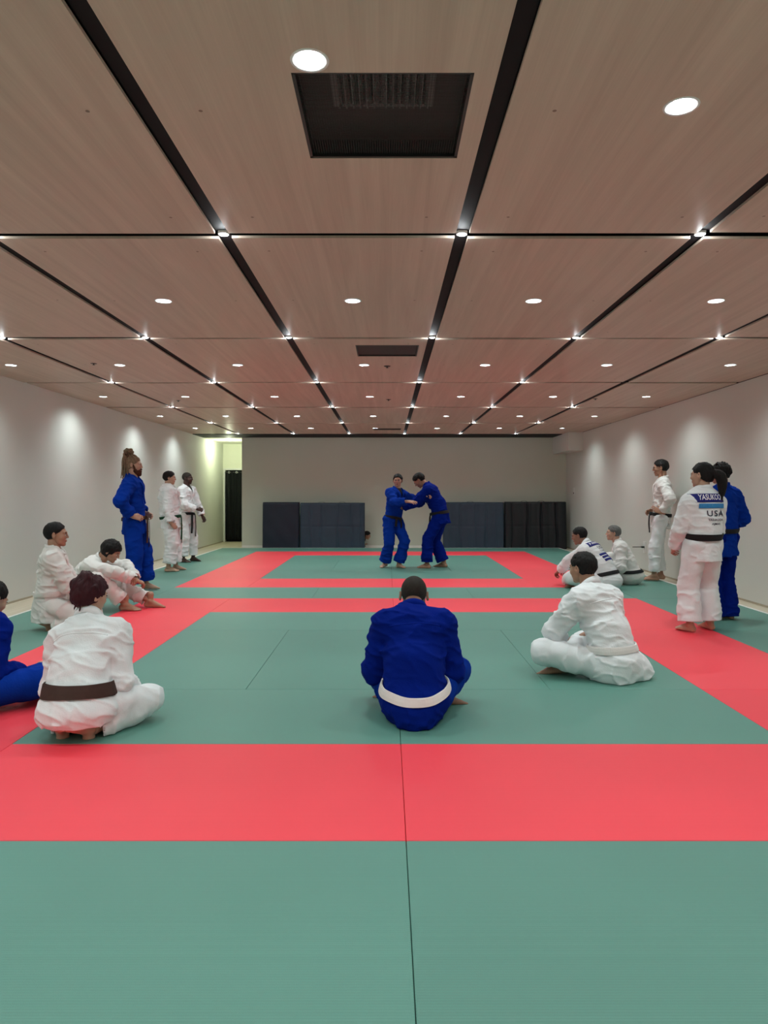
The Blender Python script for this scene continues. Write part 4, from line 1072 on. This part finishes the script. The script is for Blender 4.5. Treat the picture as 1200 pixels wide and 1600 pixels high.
# ================================================================== the people in the hall
SIT = 'people sitting or kneeling on the mats'; STA = 'people standing and watching'; FIG = 'pair demonstrating a grip'
def crossed(**k):
    p = dict(pel=(0,0,0.115), p1=-4, p2=30, p3=35, aL=(0.12,0.31,0.06), aR=(-0.12,0.34,0.07), kL=(-1,0.5,0.25), kR=(1,0.5,0.25), fL=((0.65,0.70,-0.25),(-0.3,0.45,0.8)), fR=((-0.65,0.70,-0.25),(0.3,0.45,0.8)),
             wL=(-0.20,0.36,0.25), wR=(0.20,0.36,0.25), eL=(-1,-0.3,-0.5), eR=(1,-0.3,-0.5), hL=((0.3,1,-0.4),(-0.2,0.2,1),0.5), hR=((-0.3,1,-0.4),(0.2,0.2,1),0.5), hem=0.10,
             skirt=[('e',(0,-0.01,0.12),(0.20,0.185,0.14))], tails=0)
    p.update(k); return p
def seiza(**k):
    p = dict(pel=(0,0,0.245), p1=0, p2=6, p3=8, aL=(-0.07,-0.06,0.055), aR=(0.07,-0.06,0.055), kL=(-0.25,1,0.05), kR=(0.25,1,0.05), fL=((0.12,-1,-0.02),(0,0,-1)), fR=((-0.12,-1,-0.02),(0,0,-1)),
             wL=(-0.12,0.26,0.27), wR=(0.12,0.26,0.27), hL=((0.2,1,-0.3),(0,0.2,1),0.15), hR=((-0.2,1,-0.3),(0,0.2,1),0.15), hem=0.10, jfloor=0.085, trp=0.10,
             skirt=[('c',(0,0,0.25),(0,-0.03,0.13),0.165,0.185)], tails=0)
    p.update(k); return p

# 1 man in blue in the foreground
person(0.155, 3.98, 0, 'person sitting cross-legged in blue with a white belt, back to the camera, front centre', SIT,
       crossed(p1=-2, p2=37, p3=56, hd=(-4,30,0), nroll=4, skirt=[('e',(0,0.0,0.12),(0.205,0.20,0.15)), ('c',(0,-0.06,0.09),(0,-0.10,0.07),0.15,0.13)], shw=1.02, belt=0.42, btilt=-0.14, wL=(-0.15,0.38,0.16), wR=(0.15,0.38,0.16), eL=(-0.30,-0.1,-1), eR=(0.30,-0.1,-1), kL=(-1,0.35,0.35), kR=(1,0.35,0.35), aL=(0.17,0.30,0.06), fL=((0.9,0.25,-0.2),(-0.2,0.6,0.8)), aR=(-0.10,0.36,0.07), hs=1.08),
       'gi_navy', 'gi_blue', 'belt_white', 'skin_mid', ('buzz','hair_buzz'), H=1.63, girth=1.13, near=True)
# 2 woman kneeling, brown belt
person(-1.64, 3.72, -3, 'person kneeling in white with a wide brown belt and dark red tied-up hair, front left', SIT,
       seiza(pel=(0,0,0.135), p1=8, p2=40, p3=12, roll=-7, hd=(-34,12,0), broll=0.12, aL=(-0.07,-0.05,0.035), aR=(0.07,-0.05,0.035), fL=((0.28,-1,-0.02),(0,0,-1)), fR=((-0.28,-1,-0.02),(0,0,-1)), kL=(-0.30,1,0.10), knR=(0.27,0.27,0.115), knL=(-0.13,0.33,0.10), wL=(-0.10,0.34,0.15), wR=(0.13,0.34,0.15), eL=(-0.3,-0.5,-1), eR=(0.3,-0.5,-1), belt=0.62, beltw=0.078, shf=0.03, jfloor=0.085,
             skirt=[('c',(0,0,0.17),(0,-0.02,0.12),0.165,0.18), ('e',(0,-0.03,0.15),(0.205,0.185,0.11))]),
       'gi_white', None, 'belt_brown', 'skin_light', ('updo','hair_red'), H=1.55, girth=1.10, near=True)
# 3 man cut by the left edge
person(-2.565, 4.00, -4, 'person in blue sitting cross-legged, cut off by the left edge of the picture', SIT,
       crossed(p1=4, p2=54, p3=58, roll=0, hd=(-25,25,0), wR=(0.27,0.36,0.18), eR=(0.25,-0.2,-1), knR=(0.43,0.27,0.14), aL=(0.16,0.40,0.06), aR=(0.22,0.60,0.08), kR=(1,0,0.35), fR=((0.5,0.8,-0.3),(0.3,0.2,0.9))), 'gi_navy', 'gi_blue', 'belt_black', 'skin_light', ('short','hair_black'), H=1.74, girth=1.05, near=True)
# 4 man kneeling upright
person(-3.19, 6.62, -70, 'person kneeling upright in white with a white belt, short black hair, by the left wall', SIT,
       seiza(pel=(0,0,0.24), p1=-2, p2=5, p3=6, hd=(-4,2,0), belt=0.60, wL=(-0.12,0.30,0.24), wR=(0.13,0.30,0.24), jfloor=0.085, aL=(-0.082,-0.01,0.045), aR=(0.082,-0.01,0.045), hs=1.08, skirt=[('c',(0,0,0.25),(0,-0.01,0.10),0.158,0.165)]),
       'gi_white2', None, 'belt_white', 'skin_tan', ('fade','hair_black'), H=1.58, girth=1.16, near=True)
# 5 man with knees drawn up
person(-3.43, 7.72, -86, 'person sitting in white with knees drawn up and arms over them, messy black hair', SIT,
       dict(pel=(0,0,0.115), p1=-8, p2=48, p3=50, hd=(-5,28,0), aL=(-0.10,0.76,0.08), aR=(0.09,0.54,0.08), kL=(-0.2,0.5,1), kR=(0.5,0.6,1), fL=((-0.05,1,-0.05),(0,0,1)), fR=((0.15,1,-0.05),(0,0,1)),
            wL=(-0.02,0.60,0.36), wR=(0.05,0.64,0.33), eL=(-1,0.2,0.4), eR=(1,0.3,0.4), hL=((0.9,0.4,-0.2),(0,0.3,1),0.5), hR=((-0.6,0.7,-0.4),(0.2,0.4,1),0.5), hem=0.16, skirt=[('e',(0,0,0.12),(0.19,0.18,0.14))], tails=0, belt=0.5, sleeve=1.22),
       'gi_white2', None, 'belt_white', 'skin_tan', ('bowl','hair_black'), H=1.70, near=True)
# 6 tall man with dreadlocks
person(-3.34, 9.20, -84, 'tall bearded person standing in blue with a brown belt and tied-up dreadlocks', STA,
       dict(p1=-3, p2=-3, p3=6, hd=(0,4,0), aL=(-0.13,0.12,0.075), aR=(0.11,-0.02,0.075), wL=(-0.20,0.10,1.02), wR=(0.23,0.03,1.00), eL=(-1,-1.1,-0.2), eR=(1.3,-0.6,-0.1), hL=((0.4,0.8,-0.3),(-0.9,0.3,0.3),0.4), hR=((-0.45,0.85,-0.2),(0.8,0.5,0.4),0.35), tails=0.36, skl=0.17, knot=90, belt=0.15, hem=0.10, flare=1.1, legw=1.08),
       'gi_blue', None, 'belt_brown', 'skin_light', ('dreads','hair_dread'), H=1.76, girth=1.10, beard=True)
# 7 man with green belt
person(-3.62, 11.62, -78, 'person standing in white with a green belt, hand at his side, by the left wall', STA,
       dict(p1=-6, p2=-2, p3=6, hd=(0,4,0), aL=(-0.11,0.08,0.075), aR=(0.10,-0.02,0.075), wL=(-0.20,0.10,0.78), wR=(0.23,0.04,0.78), eL=(-1,-1,-0.2), eR=(1,-1,-0.2), belt=0.15, hL=((0,0.5,-1),(-1,0,0),0.3), hR=((-0.3,0.6,-0.6),(1,0.3,0.2),0.45), tails=0.42, skl=0.16, dep=0.85, hem=0.16, legw=1.06),
       'gi_white', None, 'belt_green', 'skin_light', ('short','hair_black'), H=1.64, girth=1.22)
# 8 dark-skinned man
person(-3.80, 13.2, -112, 'person standing in white holding his black belt with both hands, farthest along the left wall', STA,
       dict(p1=0, p2=0, p3=5, hd=(14,4,0), aL=(-0.13,0.05,0.075), aR=(0.11,0.0,0.075), wL=(-0.20,0.22,0.84), wR=(0.02,0.26,1.00), eL=(-1,-0.8,-0.2), eR=(1,-0.6,-0.4), hL=((0.1,0.6,-0.8),(-1,0,0),0.5), hR=((-0.8,0.4,-0.1),(0.2,1,0.3),0.55), tails=0.40, belt=0.15, skl=0.17, hem=0.12),
       'gi_white', None, 'belt_black', 'skin_dark', ('buzz','hair_buzz'), H=1.67, girth=1.04, undershirt='black')
# 9 left fighter
person(0.10, 12.2, -146, 'person in blue facing the camera and gripping his partner, left one of the fighting pair', FIG,
       dict(pel=(0.0,0,0.83), p1=2, p2=2, p3=0, roll=-9, hd=(-42,3,0), tw=8, aL=(-0.06,0.10,0.075), aR=(0.10,-0.10,0.085), kL=(-0.2,1,0), kR=(0.3,1,0), fL=((-0.1,1,0),(0,0,1)), fR=((0.9,0.5,-0.05),(0,0,1)),
            wL=(-0.38,0.46,1.25), wR=(0.02,0.48,1.16), eL=(-0.6,0,-1), eR=(0.8,0,-0.7), hL=((-0.2,1,0.1),(-0.4,0.2,1),0.65), hR=((-0.45,1,-0.1),(0.5,0.2,1),0.12,0.3,1.5), tails=0.16, belt=0.2, skl=0.13, hem=0.08, flare=1.15, legw=1.05),
       'gi_blue', None, 'belt_black', 'skin_light', ('short','hair_black'), H=1.67, girth=1.06, undershirt='black')
# 10 right fighter
person(0.87, 12.15, 78, 'person in blue bending forward with head down, right one of the fighting pair', FIG,
       dict(pel=(0,-0.06,0.90), p1=10, p2=32, p3=50, hd=(0,46,0), aL=(-0.12,0.16,0.075), aR=(0.13,-0.10,0.075), fL=((0.1,1,0),(0,0,1)), fR=((0.3,1,0),(0,0,1)),
            wL=(-0.12,0.60,1.04), wR=(0.08,0.60,1.14), eL=(-0.5,0,-1), eR=(0.5,0,-1), hL=((0.1,1,0.3),(-0.6,0.1,0.8),0.6), hR=((-0.1,1,0.2),(0.6,0.1,0.8),0.6), tails=0.26, belt=0.3, skl=0.13, knot=90, hem=0.08, flare=1.1),
       'gi_navy', 'gi_navy', 'belt_black', 'skin_tan', ('short','hair_black'), H=1.80, girth=1.10)
# 11 seated man with patches
I = person(2.98, 9.42, 47, 'person sitting in white with navy name patches on his back, reaching for his foot', SIT,
       crossed(p1=16, p2=46, p3=36, hd=(12,14,0), aL=(0.02,0.60,0.07), aR=(-0.16,0.42,0.07), kL=(-1,0.5,0.2), kR=(1,0.5,0.3), wL=(0.0,0.78,0.14), wR=(0.10,0.55,0.2), eL=(-0.8,0.3,0.6), eR=(1,0.2,0.5), hL=((0.4,0.8,-0.5),(-0.2,0.4,1),0.6), hR=((-0.2,0.8,-0.5),(0.2,0.4,1),0.6), belt=0.45),
       'gi_white', None, 'belt_black', 'skin_mid', ('fade','hair_black'), H=1.76, girth=1.10, near=True, fold=0.006)
pt = patch(I, -0.17, 0.17, -0.035, 0.045, 'patch_navy', 'name_patch'); lettering(I, 'P ARROLIO', 0.01, 0.005, 0.055, 'ink_white', 0.26, parent=pt, off=0.0045)
lettering(I, 'USA', 0.03, -0.085, 0.075, 'ink_dark', 0.15); lettering(I, 'P ARROLIO', 0.03, -0.140, 0.035, 'ink_dark', 0.16)
for v_ in (-0.195, -0.245, -0.295):
    patch(I, -0.10, 0.15, v_-0.012, v_+0.020, 'patch_navy', 'sponsor_patch'); 
# 12 grey-haired man
person(3.47, 9.95, 78, 'grey-haired person sitting in white with a black belt beside the right wall', SIT,
       crossed(p1=6, p2=30, p3=20, hd=(2,-2,0), belt=0.40, kL=(-0.4,0.3,1), kR=(0.6,0.3,0.8), wL=(-0.12,0.34,0.30), eL=(-0.6,-0.3,-1), wR=(0.14,0.34,0.30), eR=(0.6,-0.3,-1)), 'gi_white2', None, 'belt_black', 'skin_light', ('short','hair_grey'), H=1.58, girth=1.06)
# 13 man seated right foreground
person(1.565, 4.86, 33, 'person sitting cross-legged in white with a white belt, black hair, front right', SIT,
       crossed(p1=4, p2=32, p3=24, hd=(6,6,0), aL=(0.02,0.38,0.06), aR=(-0.20,0.30,0.07), wL=(-0.05,0.44,0.20), wR=(0.12,0.36,0.22), eL=(-1,-0.0,-0.35), belt=0.55, shw=1.03, skirt=[('e',(0,-0.01,0.12),(0.205,0.19,0.14)), ('c',(-0.05,-0.04,0.07),(0.15,-0.06,0.05),0.14,0.13)]),
       'gi_white', None, 'belt_white', 'skin_tan', ('short','hair_black'), H=1.66, girth=1.12, near=True)
# 14 standing with glasses
person(4.08, 10.38, 72, 'person with glasses standing in white with a black belt against the right wall', STA,
       dict(p1=-5, p2=-2, p3=10, hd=(-4,6,0), aL=(-0.12,0.10,0.075), aR=(0.12,0.0,0.075), wL=(-0.235,0.0,1.02), wR=(0.20,0.10,1.03), eL=(-1.2,-0.6,-0.1), eR=(1,-0.9,-0.2), hL=((0.25,0.8,0.35),(-0.9,0.3,0.2),0.15,0.4,1.4), hR=((-0.45,0.8,-0.2),(0.8,0.5,0.4),0.35), tails=0.26, belt=0.2, skl=0.16, hem=0.12),
       'gi_white2', 'gi_white', 'belt_black', 'skin_tan', ('short','hair_black'), H=1.77, girth=0.98, glasses=True)
# 15 woman with back lettering
I = person(2.95, 6.50, 14, 'person with a black ponytail standing in white, lettered back and wide black belt', STA,
       dict(p1=-2, p2=2, p3=4, hd=(28,2,0), aL=(-0.13,0.02,0.075), aR=(0.12,0.06,0.075), fL=((-0.35,1,0),(0,0,1)), wL=(-0.17,0.20,0.76), wR=(0.16,0.22,0.78), eL=(-0.8,-0.6,-0.6), eR=(0.8,-0.6,-0.6), belt=0.42, beltw=0.062, shzL=-0.035, shzR=-0.035, hs=1.10, hL=((0.5,0.8,-0.3),(-0.8,0.2,0.5),0.5), hR=((-0.5,0.8,-0.3),(0.8,0.2,0.5),0.5), tails=0.26, skl=0.17, hem=0.06, legw=1.10, flare=1.2, dep=0.80),
       'gi_white', None, 'belt_black', 'skin_light', ('pony','hair_black'), H=1.54, girth=1.14, near=True, fold=0.007)
pt = patch(I, -0.185, 0.145, -0.050, 0.030, 'patch_navy', 'name_patch'); lettering(I, 'YASUKOCHI', 0.005, -0.005, 0.070, 'ink_white', 0.26, parent=pt, off=0.0045)
patch(I, -0.125, 0.145, -0.105, -0.062, 'patch_sky', 'sponsor_patch')
lettering(I, 'USA', 0.03, -0.155, 0.075, 'ink_dark', 0.19, 1.25); lettering(I, 'YASUKOCHI', 0.03, -0.212, 0.030, 'ink_dark', 0.17); lettering(I, 'AJMAR', 0.03, -0.250, 0.026, 'ink_dark', 0.10)
# 16 man in blue beside her
person(3.44, 7.15, 20, 'person with spiky black hair standing in blue beside the person with the ponytail', STA,
       dict(p1=-2, p2=2, p3=6, hd=(16,2,0), aL=(-0.06,0.03,0.075), aR=(0.07,-0.02,0.075), wL=(-0.14,0.20,0.96), wR=(0.12,0.16,0.94), eL=(-1,-0.7,-0.4), eR=(1,-0.8,-0.5), hL=((0.4,0.8,-0.3),(-0.9,0.3,0.3),0.4), hR=((-0.45,0.85,-0.2),(0.8,0.5,0.4),0.4), tails=0.2, belt=0.42, skl=0.20, hem=-0.13, flare=1.15, legw=1.05, fR=((0.2,1,0),(0,0,1)), fL=((-0.2,1,0),(0,0,1))),
       'gi_blue', 'gi_navy', 'belt_black', 'skin_tan', ('spiky','hair_black'), H=1.58, girth=1.04, near=True)
# 17 child behind the landing mat
person(-0.86, 16.95, -90, 'child in dark clothes lying behind the slate landing mat, head peeking out at its end', SIT,
       dict(pel=(0,0,0.085), p1=82, p2=66, p3=35, hd=(-10,20,0), hs=1.35, aL=(-0.05,-0.48,0.05), aR=(0.05,-0.48,0.05), kL=(-0.2,0,1), kR=(0.2,0,1), fL=((0,-1,0),(0,0,-1)), fR=((0,-1,0),(0,0,-1)), wL=(-0.08,0.30,0.06), wR=(0.06,0.32,0.06), eL=(-0.3,-0.2,-1), eR=(0.3,-0.2,-1), skirt=[('c',(0,0,0.085),(0,-0.06,0.085),0.09,0.09)], tails=0, hem=0.1),
       'curtain', None, 'belt_black', 'skin_tan', ('short','hair_black'), H=1.05, girth=0.85)
